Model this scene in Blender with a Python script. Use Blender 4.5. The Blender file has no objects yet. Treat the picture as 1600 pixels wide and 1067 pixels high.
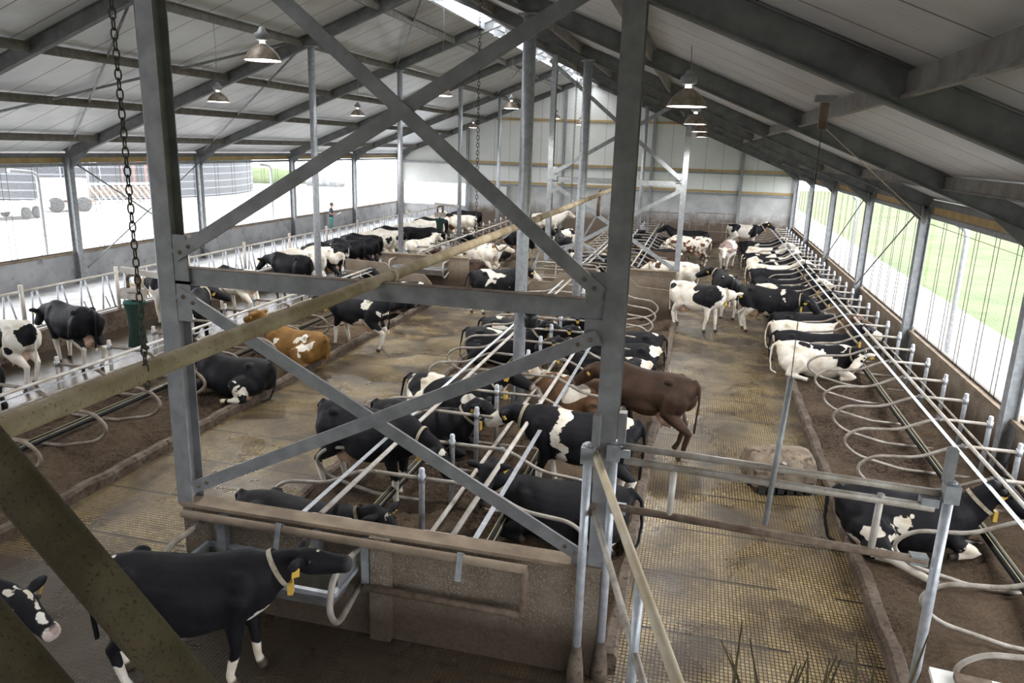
import bpy, bmesh, math, random
import numpy as np
from mathutils import Vector, Matrix
from math import sin, cos, pi, radians as R
S = bpy.context.scene
COL = S.collection
rnd = random.Random(7)

# ------------------------------------------------------------------ camera, world, exposure
H = 5.15
yaw, pit, rol = -.2374, .2533, .0321
f = Vector((sin(yaw)*cos(pit), cos(yaw)*cos(pit), -sin(pit)))
r0 = Vector((cos(yaw), -sin(yaw), 0.)); u0 = r0.cross(f)
r_ = r0*cos(rol)+u0*sin(rol); u_ = -r0*sin(rol)+u0*cos(rol)
cam = bpy.data.cameras.new('camera'); co = bpy.data.objects.new('camera', cam); COL.objects.link(co)
cam.sensor_width = 36; cam.lens = 1175.25/1600*36; cam.clip_start = .05; cam.clip_end = 400
m3 = Matrix((r_, u_, -f)).transposed(); co.matrix_world = Matrix.Translation((0, 0, H)) @ m3.to_4x4()
S.camera = co
S.view_settings.view_transform = 'Standard'; S.view_settings.look = 'None'
S.view_settings.gamma = 1; S.view_settings.use_curve_mapping = False
S.view_settings.exposure = 2.2
w = bpy.data.worlds.new('sky'); S.world = w; w.use_nodes = True
nt = w.node_tree; bgn = nt.nodes['Background']
tc = nt.nodes.new('ShaderNodeTexCoord'); sx = nt.nodes.new('ShaderNodeSeparateXYZ'); rp = nt.nodes.new('ShaderNodeValToRGB')
nt.links.new(tc.outputs['Generated'], sx.inputs[0]); nt.links.new(sx.outputs[2], rp.inputs[0]); nt.links.new(rp.outputs[0], bgn.inputs[0])
rp.color_ramp.elements[0].position = .0; rp.color_ramp.elements[0].color = (.86, .90, .96, 1)
rp.color_ramp.elements[1].position = .6; rp.color_ramp.elements[1].color = (.98, .985, 1, 1)
bgn.inputs[1].default_value = 1.75
sun = bpy.data.lights.new('sun', 'SUN'); sun.energy = .6; sun.angle = R(40); sun.color = (1, .98, .95)
so = bpy.data.objects.new('sun', sun); so.rotation_euler = (R(38), 0, R(-60)); so.location = (-30, 10, 30); COL.objects.link(so)
S.cycles.max_bounces = 7; S.cycles.diffuse_bounces = 5; S.cycles.transparent_max_bounces = 12
S.cycles.use_denoising = True
S.cycles.sample_clamp_indirect = 6

# ------------------------------------------------------------------ materials
MATS = {}
class N:
    def __init__(s, name):
        s.m = bpy.data.materials.new(name); s.m.use_nodes = True; s.t = s.m.node_tree
        s.b = s.t.nodes['Principled BSDF']; s.out = s.t.nodes['Material Output']; s._o = None
    def n(s, typ, **k):
        x = s.t.nodes.new(typ)
        for a, v in k.items(): setattr(x, a, v)
        return x
    def l(s, a, b): s.t.links.new(a, b)
    def obj(s):
        if s._o is None: s._o = s.n('ShaderNodeTexCoord').outputs['Object']
        return s._o
    def geo(s): return s.n('ShaderNodeNewGeometry').outputs['Position']
    def noise(s, scale, vec=None, detail=3, rough=.55, dist=0):
        x = s.n('ShaderNodeTexNoise'); x.inputs['Scale'].default_value = scale; x.inputs['Detail'].default_value = detail
        x.inputs['Roughness'].default_value = rough; x.inputs['Distortion'].default_value = dist
        s.l(vec or s.obj(), x.inputs['Vector']); return x.outputs['Fac']
    def ramp(s, fac, stops, interp='LINEAR'):
        x = s.n('ShaderNodeValToRGB'); x.color_ramp.interpolation = interp
        e = x.color_ramp.elements
        while len(e) < len(stops): e.new(.5)
        for i, (p, c) in enumerate(stops):
            e[i].position = p; e[i].color = (c, c, c, 1) if not hasattr(c, '__len__') else (*c, 1)
        s.l(fac, x.inputs[0]); return x.outputs[0]
    def mix(s, fac, a, b, mode='MIX'):
        x = s.n('ShaderNodeMix', data_type='RGBA', blend_type=mode)
        for sock, v in ((x.inputs[0], fac), (x.inputs[6], a), (x.inputs[7], b)):
            if hasattr(v, 'is_output'): s.l(v, sock)
            elif hasattr(v, '__len__'): sock.default_value = (*v, 1)
            else: sock.default_value = v
        return x.outputs[2]
    def math(s, op, a, b=None, c=None, clamp=False):
        x = s.n('ShaderNodeMath', operation=op, use_clamp=clamp)
        for i, v in enumerate((a, b, c)):
            if v is None: continue
            if hasattr(v, 'is_output'): s.l(v, x.inputs[i])
            else: x.inputs[i].default_value = v
        return x.outputs[0]
    def sep(s, v):
        x = s.n('ShaderNodeSeparateXYZ'); s.l(v, x.inputs[0]); return x.outputs
    def bump(s, h, strength=.5, dist=.02, prev=None):
        x = s.n('ShaderNodeBump'); x.inputs['Strength'].default_value = strength; x.inputs['Distance'].default_value = dist
        s.l(h, x.inputs['Height'])
        if prev is not None: s.l(prev, x.inputs['Normal'])
        s.l(x.outputs[0], s.b.inputs['Normal']); return x.outputs[0]
    def set(s, col=None, rough=None, metal=None, spec=None):
        for key, v in (('Base Color', col), ('Roughness', rough), ('Metallic', metal), ('Specular IOR Level', spec)):
            if v is None: continue
            i = s.b.inputs[key]
            if hasattr(v, 'is_output'): s.l(v, i)
            elif hasattr(v, '__len__'): i.default_value = (*v, 1)
            else: i.default_value = v
def mottled(name, c1, c2, scale=6, rough=.6, metal=0, spec=.4, bump=.2, lo=.35, hi=.65, c3=None, s3=40, t3=.62, detail=4):
    q = N(name); nz = q.noise(scale, q.geo(), detail); c = q.mix(q.ramp(nz, [(lo, 0), (hi, 1)]), c1, c2)
    if c3:
        n3 = q.noise(s3, q.geo(), 3); c = q.mix(q.ramp(n3, [(t3-.04, 0), (t3+.12, 1)]), c, c3)
    q.set(c, rough, metal, spec)
    if bump: q.bump(q.noise(scale*6, q.geo(), 3), bump, .01)
    MATS[name] = q.m; return q.m
def plain(name, c, rough=.6, metal=0, spec=.4):
    q = N(name); q.set(c, rough, metal, spec); MATS[name] = q.m; return q.m
def emit(name, c, st):
    q = N(name); q.set((0, 0, 0)); q.b.inputs['Emission Color'].default_value = (*c, 1); q.b.inputs['Emission Strength'].default_value = st
    MATS[name] = q.m; return q.m

GALV = mottled('galvanised', (.23, .24, .25), (.33, .345, .36), 9, .5, .25, .5, .1, c3=(.08, .075, .07), s3=55, t3=.70)
GALVD = mottled('galvanised_weathered', (.175, .175, .18), (.25, .25, .255), 5, .55, .2, .45, .1, c3=(.06, .055, .05), s3=45, t3=.72)
GALVL = mottled('galvanised_bright', (.34, .36, .39), (.48, .50, .54), 12, .38, .35, .5, .1, c3=(.15, .14, .13), s3=60, t3=.7)
RAFT = mottled('rafter_steel', (.125, .13, .13), (.19, .195, .195), 4, .6, .15, .4, .1, c3=(.08, .065, .05), s3=30, t3=.7)
PURL = mottled('purlin_dusty', (.17, .145, .13), (.24, .235, .22), 5, .65, .1, .35, .1)
PIPE = mottled('stall_pipe', (.22, .185, .145), (.40, .37, .33), 5, .5, .1, .45, .15, c3=(.09, .07, .05), s3=45, t3=.66)
PIPEL = mottled('pipe_pale_dusty', (.42, .37, .30), (.56, .54, .52), 4, .5, .1, .45, .12, c3=(.2, .16, .12), s3=30, t3=.66)
DUSTY = mottled('yellow_dust_pipe', (.30, .225, .135), (.48, .40, .29), 3.2, .75, 0, .3, .25, c3=(.12, .09, .05), s3=50, t3=.63)
DUSTY2 = mottled('tan_dust_pipe', (.50, .41, .27), (.62, .55, .42), 3, .7, 0, .3, .15, c3=(.25, .19, .11), s3=60, t3=.68)
DUSTD = mottled('dark_dust_pipe', (.11, .085, .058), (.20, .16, .11), 7, .8, 0, .3, .3, c3=(.06, .048, .03), s3=160, t3=.6)
RUST = mottled('rusty_dirt', (.10, .065, .045), (.19, .145, .11), 7, .8, 0, .3, .3)
CHAIN = mottled('chain', (.05, .045, .04), (.12, .10, .085), 20, .6, .4, .4, .1)
CONC = mottled('concrete', (.30, .305, .31), (.40, .405, .41), 1.3, .85, 0, .25, .15, c3=(.22, .22, .215), s3=3, t3=.6)
CONCF = mottled('concrete_feed_table', (.42, .43, .45), (.56, .57, .59), .8, .5, 0, .4, .1, c3=(.33, .31, .28), s3=2.2, t3=.58)
KERB = mottled('kerb_concrete_dirty', (.075, .053, .04), (.15, .118, .09), 3, .8, 0, .3, .5, c3=(.05, .035, .025), s3=14, t3=.55)
WOODG = mottled('yellow_timber', (.42, .29, .13), (.52, .38, .19), 3, .7, 0, .3, .15)
WOODD = mottled('dirty_timber', (.16, .12, .085), (.27, .21, .15), 3, .75, 0, .3, .3)
BRUSHG = mottled('green_bristle', (.012, .028, .021), (.028, .055, .042), 60, .8, 0, .2, .8)
BRUSHT = mottled('green_bristle_tip', (.02, .085, .06), (.035, .12, .09), 50, .8, 0, .2, .5)
BLACKP = plain('black_plastic', (.012, .013, .015), .35)
YEL = plain('yellow_tag', (.62, .40, .07), .5)
YELS = plain('yellow_stripe', (.42, .36, .16), .6)
STRAP = mottled('collar_strap', (.30, .25, .17), (.45, .40, .30), 20, .7, 0, .3, 0)
EYE = plain('eye', (.01, .008, .006), .1, 0, .6)
BEIGE = mottled('motor_housing', (.30, .25, .19), (.48, .45, .42), 7, .6, 0, .4, .1)
ENAMEL = mottled('lamp_enamel', (.17, .12, .085), (.36, .31, .26), 9, .5, .2, .4, .15)
LAMPIN = emit('lamp_glow', (1, .95, .88), 9)
STEEL = mottled('stainless', (.25, .25, .25), (.42, .42, .42), 5, .3, .6, .5, .1)
WATER = N('water'); WATER.set((.09, .08, .06), .08, 0, .6); WATER = WATER.m
WHITEP = mottled('white_panel', (.62, .63, .60), (.72, .73, .71), .7, .6, 0, .3, .03)
TYRE = plain('tyre', (.02, .02, .022), .8)
WHITE = plain('white_paint', (.7, .7, .7), .5)
CLOTHD = plain('dark_shirt', (.06, .065, .075), .9); TEAL = plain('teal_trousers', (.09, .27, .25), .9)
SKIN = plain('skin', (.45, .25, .18), .6); HAIR = plain('brown_hair', (.07, .045, .03), .7); PAPER = plain('paper', (.85, .85, .85), .7)
REDP = plain('red_tube', (.45, .16, .12), .5)
HAY = mottled('dry_stalks', (.20, .165, .09), (.34, .28, .17), 30, .8, 0, .2, 0)
ROCK = mottled('wrapped_heap', (.08, .09, .10), (.20, .21, .22), 2, .6, 0, .4, .3)

def roofmat():
    q = N('roof_panel'); g = q.geo(); x, y, z = q.sep(g)
    n1 = q.noise(1.2, g, 3)
    c = q.mix(q.ramp(n1, [(.3, 0), (.7, 1)]), (.60, .61, .625), (.72, .73, .745))
    fr = q.math('FRACT', q.math('DIVIDE', y, 1.0)); se = q.math('LESS_THAN', fr, .03)
    c = q.mix(se, c, (.14, .125, .11))
    dn = q.noise(.5, g, 4); c = q.mix(q.ramp(dn, [(.55, 0), (.75, .55)]), c, (.30, .27, .24))
    q.set(c, .42, .1, .5)
    rib = q.math('PINGPONG', y, .05)
    q.bump(rib, .35, .08); MATS['roof'] = q.m; return q.m
ROOF = roofmat()
def gablemat():
    q = N('gable_panel'); g = q.geo(); x, y, z = q.sep(g)
    n1 = q.noise(.5, g, 3)
    c = q.mix(q.ramp(n1, [(.35, 0), (.65, 1)]), (.74, .76, .74), (.84, .85, .84))
    fr = q.math('FRACT', q.math('DIVIDE', x, 1.0)); se = q.math('LESS_THAN', fr, .03)
    c = q.mix(se, c, (.45, .46, .45))
    # concrete plinth below, splashed brown
    cz = q.mix(q.ramp(q.noise(1.4, g, 4), [(.35, 0), (.65, 1)]), (.42, .42, .42), (.56, .56, .55))
    zz = q.math('ADD', z, q.math('MULTIPLY', q.noise(2.2, g, 5, .7), .0))
    lo = q.math('LESS_THAN', zz, 2.82); inx = q.math('GREATER_THAN', x, -14.6)
    c = q.mix(q.math('MULTIPLY', lo, inx), c, cz)
    d = q.math('ADD', q.math('MULTIPLY', z, .55), q.math('MULTIPLY', q.noise(1.5, g, 5, .7), -1.0))
    c = q.mix(q.ramp(d, [(.0, .95), (.45, 0)]), c, (.16, .115, .085))
    q.set(c, .7, 0, .3); return q.m
GABLE = gablemat()
def floormat():
    q = N('slatted_floor'); g = q.geo(); x, y, z = q.sep(g)
    def groove(v, per, wd):
        t = q.math('ABSOLUTE', q.math('SUBTRACT', q.math('FRACT', q.math('DIVIDE', v, per)), .5))
        return q.ramp(t, [(.5-wd, 0), (.5-wd*.5, 1)])
    gr = q.math('MAXIMUM', groove(x, .0436, .16), groove(y, .0436*1.27, .14))
    cs = q.n('ShaderNodeCombineXYZ'); q.l(q.math('FLOOR', q.math('DIVIDE', x, .0436)), cs.inputs[0]); q.l(q.math('FLOOR', q.math('DIVIDE', y, .0554)), cs.inputs[1])
    wn = q.n('ShaderNodeTexWhiteNoise', noise_dimensions='2D'); q.l(cs.outputs[0], wn.inputs['Vector'])
    tile = q.mix(wn.outputs['Value'], (.23, .16, .065), (.37, .285, .145))
    big = q.noise(.55, g, 4, .6); tile = q.mix(q.ramp(big, [(.38, 0), (.62, 1)]), tile, (.15, .105, .052))
    c = q.mix(gr, tile, (.022, .015, .010))
    # seams between mats, broken
    ys = q.math('ABSOLUTE', q.math('SUBTRACT', q.math('FRACT', q.math('DIVIDE', q.math('ADD', y, -7.52+.61), 1.22)), .5))
    seam = q.math('MULTIPLY', q.math('LESS_THAN', ys, .018), q.math('GREATER_THAN', q.noise(.9, g, 2), .42))
    c = q.mix(seam, c, (.025, .018, .012))
    # manure film
    dirt = q.noise(1.1, g, 6, .65, .4)
    front = q.math('MULTIPLY', q.math('LESS_THAN', y, 6.7), q.math('LESS_THAN', x, -.75))
    cross = q.math('MULTIPLY', q.math('GREATER_THAN', y, 19.), .07)
    lane = q.math('MULTIPLY', q.math('LESS_THAN', x, -11.), .14)
    thr = q.math('ADD', q.math('ADD', q.math('ADD', dirt, q.math('MULTIPLY', front, .24)), cross), lane)
    film = q.ramp(thr, [(.48, 0), (.62, 1)])
    c = q.mix(q.math('MULTIPLY', film, .88), c, q.mix(q.noise(9, g, 4), (.018, .012, .008), (.072, .052, .035)))
    wet = q.noise(.8, g, 4, .6, .5)
    ro = q.ramp(wet, [(.4, .22), (.68, .55)])
    q.set(c, ro, 0, .55)
    MATW = q.math('MULTIPLY', q.math('LESS_THAN', x, -11.5), .85)
    ro = q.math('MULTIPLY', ro, q.math('SUBTRACT', 1.0, MATW))
    q.set(None, ro)
    b1 = q.bump(q.math('SUBTRACT', q.math('MULTIPLY', film, .4), gr), .75, .010)
    q.bump(q.noise(28, g, 4, .6), .35, .012, b1)
    return q.m
FLOOR = floormat()
def bedmat():
    q = N('compost_bedding'); g = q.geo()
    n1 = q.noise(2.0, g, 6, .7); c = q.mix(q.ramp(n1, [(.35, 0), (.65, 1)]), (.030, .019, .013), (.105, .073, .05))
    n2 = q.noise(70, g, 3, .7); c = q.mix(q.ramp(n2, [(.5, 0), (.62, .9)]), c, (.20, .145, .10))
    n4 = q.noise(17, g, 5, .75); c = q.mix(q.ramp(n4, [(.48, 0), (.58, .9)]), c, (.028, .018, .013))
    n3 = q.noise(.45, g, 3); c = q.mix(q.ramp(n3, [(.4, 0), (.7, .6)]), c, (.20, .145, .095))
    q.set(c, .95, 0, .15)
    b = q.bump(q.noise(55, g, 5, .75), 1.0, .03); q.bump(q.noise(9, g, 4, .6), .7, .08, b); return q.m
BED = bedmat()
def manwall():
    q = N('splashed_wall'); g = q.geo(); x, y, z = q.sep(g)
    c = q.mix(q.ramp(q.noise(2.5, g, 4), [(.35, 0), (.65, 1)]), (.17, .125, .085), (.26, .21, .155))
    sp = q.noise(60, g, 2, .6)
    zz = q.math('ADD', z, q.math('MULTIPLY', q.noise(1.3, g, 4), .5))
    lowm = q.ramp(zz, [(.55, 1), (1.25, 0)])
    c = q.mix(q.ramp(sp, [(.52, 0), (.6, .75)]), c, (.36, .32, .28))
    c = q.mix(lowm, c, q.mix(q.noise(20, g, 4), (.045, .03, .02), (.12, .085, .06)))
    q.set(c, .85, 0, .25); b = q.bump(q.noise(45, g, 5, .7), .9, .03); return q.m
MANW = manwall()
def skymat():
    q = N('ridge_light_panel'); tr = q.n('ShaderNodeBsdfTranslucent'); tp = q.n('ShaderNodeBsdfTransparent'); mx = q.n('ShaderNodeMixShader')
    tr.inputs[0].default_value = (.9, .92, .92, 1); mx.inputs[0].default_value = .35
    q.l(tr.outputs[0], mx.inputs[1]); q.l(tp.outputs[0], mx.inputs[2]); q.l(mx.outputs[0], q.out.inputs[0]); return q.m
RIDGE = skymat()
def netmat():
    q = N('windbreak_net'); g = q.geo(); x, y, z = q.sep(g)
    tr = q.n('ShaderNodeBsdfTranslucent'); tp = q.n('ShaderNodeBsdfTransparent'); mx = q.n('ShaderNodeMixShader')
    tr.inputs[0].default_value = (.9, .9, .88, 1)
    a = q.math('LESS_THAN', q.math('FRACT', q.math('DIVIDE', z, .045)), .26)
    q.l(q.math('MULTIPLY_ADD', a,  .13, .03), mx.inputs[0])
    q.l(tp.outputs[0], mx.inputs[1]); q.l(tr.outputs[0], mx.inputs[2]); q.l(mx.outputs[0], q.out.inputs[0]); return q.m
NET = netmat()
def grassmat():
    q = N('meadow_grass'); g = q.geo()
    c = q.mix(q.ramp(q.noise(.35, g, 5, .7), [(.35, 0), (.65, 1)]), (.045, .072, .018), (.085, .115, .042))
    c = q.mix(q.ramp(q.noise(3.0, g, 5, .8), [(.55, 0), (.75, .7)]), c, (.03, .05, .014)); q.set(c, .9, 0, .2); return q.m
GRASS = grassmat()
GRAVEL = mottled('pale_gravel', (.20, .198, .19), (.27, .267, .26), .6, .9, 0, .2, .1, c3=(.25, .245, .23), s3=2, t3=.66)
def stripes(name, c1, c2, axis, per, wd, rough=.6):
    q = N(name); g = q.geo(); v = q.sep(g)[axis]
    t = q.math('LESS_THAN', q.math('FRACT', q.math('DIVIDE', v, per)), wd)
    q.set(q.mix(t, c1, c2), rough); return q.m
TANKM = stripes('tank_boards', (.022, .026, .034), (.12, .13, .15), 2, .62, .16)
SHEET = stripes('white_corrugated', (.13, .127, .12), (.06, .057, .054), 0, .30, .42)

def hide(name, bias=0., seed=0, white=(), black=(), dark=(.007, .007, .009), legs=None, scale=1.5, amp=1.0, light=(.74, .70, .63), muz=(.42, .33, .29)):
    """patchy coat: >0 is white. white/black are blobs (x,y,z,r) in the animal's own space"""
    q = N(name); o = q.obj(); mp = q.n('ShaderNodeMapping'); q.l(o, mp.inputs[0]); mp.inputs[1].default_value = (seed*3.7, seed*1.9, seed*5.3)
    nz = q.noise(scale, mp.outputs[0], 1.5, .5, .3)
    v = q.math('ADD', q.math('MULTIPLY', q.math('SUBTRACT', nz, .5), amp*6), bias)
    dn = q.n('ShaderNodeTexNoise'); dn.inputs['Scale'].default_value = 5; dn.inputs['Detail'].default_value = 3; q.l(mp.outputs[0], dn.inputs['Vector'])
    sub = q.n('ShaderNodeVectorMath', operation='SUBTRACT'); q.l(dn.outputs['Color'], sub.inputs[0]); sub.inputs[1].default_value = (.5, .5, .5)
    sc = q.n('ShaderNodeVectorMath', operation='SCALE'); q.l(sub.outputs[0], sc.inputs[0]); sc.inputs['Scale'].default_value = .32
    ad = q.n('ShaderNodeVectorMath', operation='ADD'); q.l(o, ad.inputs[0]); q.l(sc.outputs[0], ad.inputs[1])
    flat = q.n('ShaderNodeVectorMath', operation='MULTIPLY'); q.l(ad.outputs[0], flat.inputs[0]); flat.inputs[1].default_value = (1, 0, 1)
    def dist(b):
        if b[1] == 0:
            d = q.n('ShaderNodeVectorMath', operation='DISTANCE'); q.l(flat.outputs[0], d.inputs[0]); d.inputs[1].default_value = b[:3]; return d.outputs['Value']
        d = q.n('ShaderNodeVectorMath', operation='DISTANCE'); q.l(ad.outputs[0], d.inputs[0]); d.inputs[1].default_value = b[:3]; return d.outputs['Value']
    for b in white: v = q.math('MAXIMUM', v, q.math('MULTIPLY', q.math('SUBTRACT', b[3], dist(b)), 10))
    if legs is not None:
        z = q.sep(ad.outputs[0])[2]; v = q.math('MAXIMUM', v, q.math('MULTIPLY', q.math('SUBTRACT', legs, z), 10))
    for b in black: v = q.math('MINIMUM', v, q.math('MULTIPLY', q.math('SUBTRACT', dist(b), b[3]), 10))
    msk = q.ramp(v, [(.45, 0), (.55, 1)])
    lt = q.mix(q.ramp(q.noise(4, o, 4), [(.45, 0), (.75, 1)]), light, (light[0]*.72, light[1]*.62, light[2]*.47))
    dk = q.mix(q.ramp(q.noise(3, o, 4), [(.4, 0), (.7, 1)]), dark, (dark[0]*1.7+.002, dark[1]*1.6+.002, dark[2]*1.5+.002))
    c = q.mix(msk, dk, lt)
    at = q.n('ShaderNodeAttribute', attribute_name='zone'); zr, zg, zb = q.sep(at.outputs['Vector'])
    c = q.mix(zr, c, (.56, .38, .28)); c = q.mix(zg, c, (.07, .05, .035)); c = q.mix(zb, c, muz)
    q.set(c, .62, 0, .16); q.bump(q.noise(14, o, 4, .6), .25, .02); return q.m

# ------------------------------------------------------------------ mesh helpers
def V(*a): return Vector(a[0] if len(a) == 1 else a)
class MB:
    def __init__(s): s.v = []; s.f = []; s.sm = []
    def add(s, vs, fs, smooth=False):
        b = len(s.v); s.v += [tuple(p) for p in vs]; s.f += [tuple(i+b for i in q) for q in fs]; s.sm += [smooth]*len(fs); return s
    def box(s, c, size, rot=None):
        c = V(c); h = V(size)/2; M = rot or Matrix.Identity(3)
        vs = [c+M @ V(sx*h.x, sy*h.y, sz*h.z) for sx in (-1, 1) for sy in (-1, 1) for sz in (-1, 1)]
        return s.add(vs, [(0, 1, 3, 2), (4, 6, 7, 5), (0, 4, 5, 1), (2, 3, 7, 6), (0, 2, 6, 4), (1, 5, 7, 3)])
    def frame(s, p, q, up=(0, 0, 1)):
        d = (V(q)-V(p)).normalized(); u = V(up)
        if abs(d.dot(u)) > .99: u = V(0, 1, 0)
        sd = d.cross(u).normalized(); return d, sd, sd.cross(d)
    def bar(s, p, q, w, h, up=(0, 0, 1)):
        p = V(p); q = V(q); d, sd, u = s.frame(p, q, up)
        vs = [a+sd*(x*w/2)+u*(z*h/2) for a in (p, q) for x, z in ((-1, -1), (1, -1), (1, 1), (-1, 1))]
        return s.add(vs, [(0, 1, 2, 3), (7, 6, 5, 4), (0, 4, 5, 1), (1, 5, 6, 2), (2, 6, 7, 3), (3, 7, 4, 0)])
    def prism(s, p, q, prof, up=(0, 0, 1)):
        p = V(p); q = V(q); d, sd, u = s.frame(p, q, up); n = len(prof)
        vs = [a+sd*x+u*z for a in (p, q) for x, z in prof]
        fs = [(i, (i+1) % n, n+(i+1) % n, n+i) for i in range(n)]+[tuple(range(n))[::-1], tuple(range(n, 2*n))]
        return s.add(vs, fs)
    def ibeam(s, p, q, w, h, t=.012, up=(0, 0, 1)):
        a, b = w/2, h/2; k = t*.6
        return s.prism(p, q, [(-a, -b), (a, -b), (a, -b+t), (k, -b+t), (k, b-t), (a, b-t), (a, b), (-a, b), (-a, b-t), (-k, b-t), (-k, -b+t), (-a, -b+t)], up)
    def tube(s, path, r, n=10, closed=False, caps=True, rs=None):
        P = [V(p) for p in path]; k = len(P); vs = []; u = None
        for i, p in enumerate(P):
            a = P[i-1] if (i > 0 or closed) else p; b = P[(i+1) % k] if (i < k-1 or closed) else p
            d = (b-a).normalized()
            if u is None:
                u = V(0, 0, 1) if abs(d.z) < .9 else V(0, 1, 0)
            u = (u-d*u.dot(d)).normalized(); sd = d.cross(u); rr = rs[i] if rs else r
            vs += [p+(u*cos(2*pi*j/n)+sd*sin(2*pi*j/n))*rr for j in range(n)]
        fs = [(i*n+j, i*n+(j+1) % n, ((i+1) % k)*n+(j+1) % n, ((i+1) % k)*n+j) for i in range(k if closed else k-1) for j in range(n)]
        s.add(vs, fs, True)
        if caps and not closed: s.f += [tuple(len(s.v)-k*n+j for j in range(n))[::-1], tuple(len(s.v)-n+j for j in range(n))]; s.sm += [False]*2
        return s
    def lathe(s, c, prof, n=20, axis='z', cap=True):
        c = V(c); vs = []
        for r, h in prof:
            for j in range(n):
                a = 2*pi*j/n; x, y = r*cos(a), r*sin(a)
                vs.append(c+(V(x, y, h) if axis == 'z' else V(h, x, y) if axis == 'x' else V(x, h, y)))
        k = len(prof); fs = [(i*n+j, i*n+(j+1) % n, (i+1)*n+(j+1) % n, (i+1)*n+j) for i in range(k-1) for j in range(n)]
        s.add(vs, fs, True)
        if cap:
            if prof[0][0] > .001: s.f.append(tuple(len(s.v)-k*n+j for j in range(n))[::-1]); s.sm.append(False)
            if prof[-1][0] > .001: s.f.append(tuple(len(s.v)-n+j for j in range(n))); s.sm.append(False)
        return s
    def sphere(s, c, r, n=12, sq=(1, 1, 1)):
        c = V(c); vs = []; m = n//2
        for i in range(m+1):
            t = pi*i/m
            for j in range(n): a = 2*pi*j/n; vs.append(c+V(sin(t)*cos(a)*r*sq[0], sin(t)*sin(a)*r*sq[1], cos(t)*r*sq[2]))
        return s.add(vs, [(i*n+j, (i+1)*n+j, (i+1)*n+(j+1) % n, i*n+(j+1) % n) for i in range(m) for j in range(n)], True)
    def build(s, name, mat, parent=None, loc=None):
        me = bpy.data.meshes.new(name); me.from_pydata(s.v, [], s.f); me.update()
        me.polygons.foreach_set('use_smooth', s.sm)
        bm = bmesh.new(); bm.from_mesh(me); bmesh.ops.recalc_face_normals(bm, faces=bm.faces); bm.to_mesh(me); bm.free()
        if mat is not None: me.materials.append(mat)
        o = bpy.data.objects.new(name, me); COL.objects.link(o)
        if parent is not None: o.parent = parent
        if loc is not None: o.location = loc
        return o
def fillet(path, rad, n=6):
    P = [V(p) for p in path]; out = [P[0]]
    for i in range(1, len(P)-1):
        a, b, c = P[i-1], P[i], P[i+1]; r = rad[i] if hasattr(rad, '__len__') else rad
        d1 = a-b; d2 = c-b; t1 = min(r, d1.length*.49); t2 = min(r, d2.length*.49); t = min(t1, t2)
        p, q = b+d1.normalized()*t, b+d2.normalized()*t
        for k in range(n+1): x = k/n; out.append(p*(1-x)**2+b*2*x*(1-x)+q*x*x)
    return out+[P[-1]]
def thing(name, label, cat, loc=(0, 0, 0), rz=0, group=None):
    o = bpy.data.objects.new(name, None); COL.objects.link(o); o.location = loc; o.rotation_euler = (0, 0, rz); o.empty_display_size = .2
    o['label'] = label; o['category'] = cat
    if group: o['group'] = group
    return o
def tag(o, label, cat, group=None, kind=None):
    o['label'] = label; o['category'] = cat
    if group: o['group'] = group
    if kind: o['kind'] = kind
    return o
def struct(o): o['kind'] = 'structure'; return o
def dup(root, loc, rz=0, label=None, group=None):
    r = root.copy(); COL.objects.link(r); r.location = loc; r.rotation_euler = (0, 0, rz)
    if label: r['label'] = label
    if group: r['group'] = group
    for ch in list(root.children):
        c = ch.copy(); COL.objects.link(c); c.parent = r
        for g in ch.children:
            d = g.copy(); COL.objects.link(d); d.parent = c
    return r
ORD = 'first second third fourth fifth sixth seventh eighth ninth tenth eleventh twelfth thirteenth fourteenth fifteenth sixteenth seventeenth eighteenth nineteenth twentieth twenty-first twenty-second twenty-third twenty-fourth twenty-fifth twenty-sixth twenty-seventh twenty-eighth twenty-ninth thirtieth thirty-first thirty-second thirty-third thirty-fourth thirty-fifth'.split()

# ------------------------------------------------------------------ the building
XL, XR, Y0, Y1, XA = -19.46, 5.3, -13.8, 47.3, -7.2
FY = [6.64, 13.4, 20.1, 26.5, 33.6, 40.4, 47.1]
def zu(x): return 9.1+.393*(x-XA) if x < XA else 8.98-.400*(x-XA)     # underside of the rafters
RD = .30
# floor
def grid(x0, x1, y0, y1, nx, ny, zf):
    m = MB(); vs = [(x0+(x1-x0)*i/nx, y0+(y1-y0)*j/ny, zf(x0+(x1-x0)*i/nx, y0+(y1-y0)*j/ny)) for j in range(ny+1) for i in range(nx+1)]
    m.add(vs, [(j*(nx+1)+i, j*(nx+1)+i+1, (j+1)*(nx+1)+i+1, (j+1)*(nx+1)+i) for j in range(ny) for i in range(nx)], True); return m
fl = MB().box(((XL+XR)/2, (Y0+Y1)/2, -.05), (XR-XL+.3, Y1-Y0, .1)); struct(fl.build('floor', FLOOR))
struct(MB().box(((XL-15.3)/2, (Y0+Y1)/2, .2), (15.3*-1-XL, Y1-Y0-.1, .4)).build('floor_feed_table', CONCF))
# feed kerb under the fence
struct(MB().box((-15.2, (Y0+Y1)/2, .26), (.2, Y1-Y0-.1, .52)).build('trim_1', KERB))
# low walls
struct(MB().box((XL-.08, (Y0+Y1)/2, .68), (.16, Y1-Y0, 1.37)).build('wall_left', CONC))
struct(MB().box((XR+.12, (Y0+Y1)/2, .5), (.16, Y1-Y0, 1.0)).build('wall_right', MANW))
struct(MB().box((XL-.05, (Y0+Y1)/2, 1.40), (.24, Y1-Y0, .06)).build('trim_2', WOODD))
struct(MB().box((XR+.10, (Y0+Y1)/2, 1.02), (.26, Y1-Y0, .07)).build('trim_3', WOODD))
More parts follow.
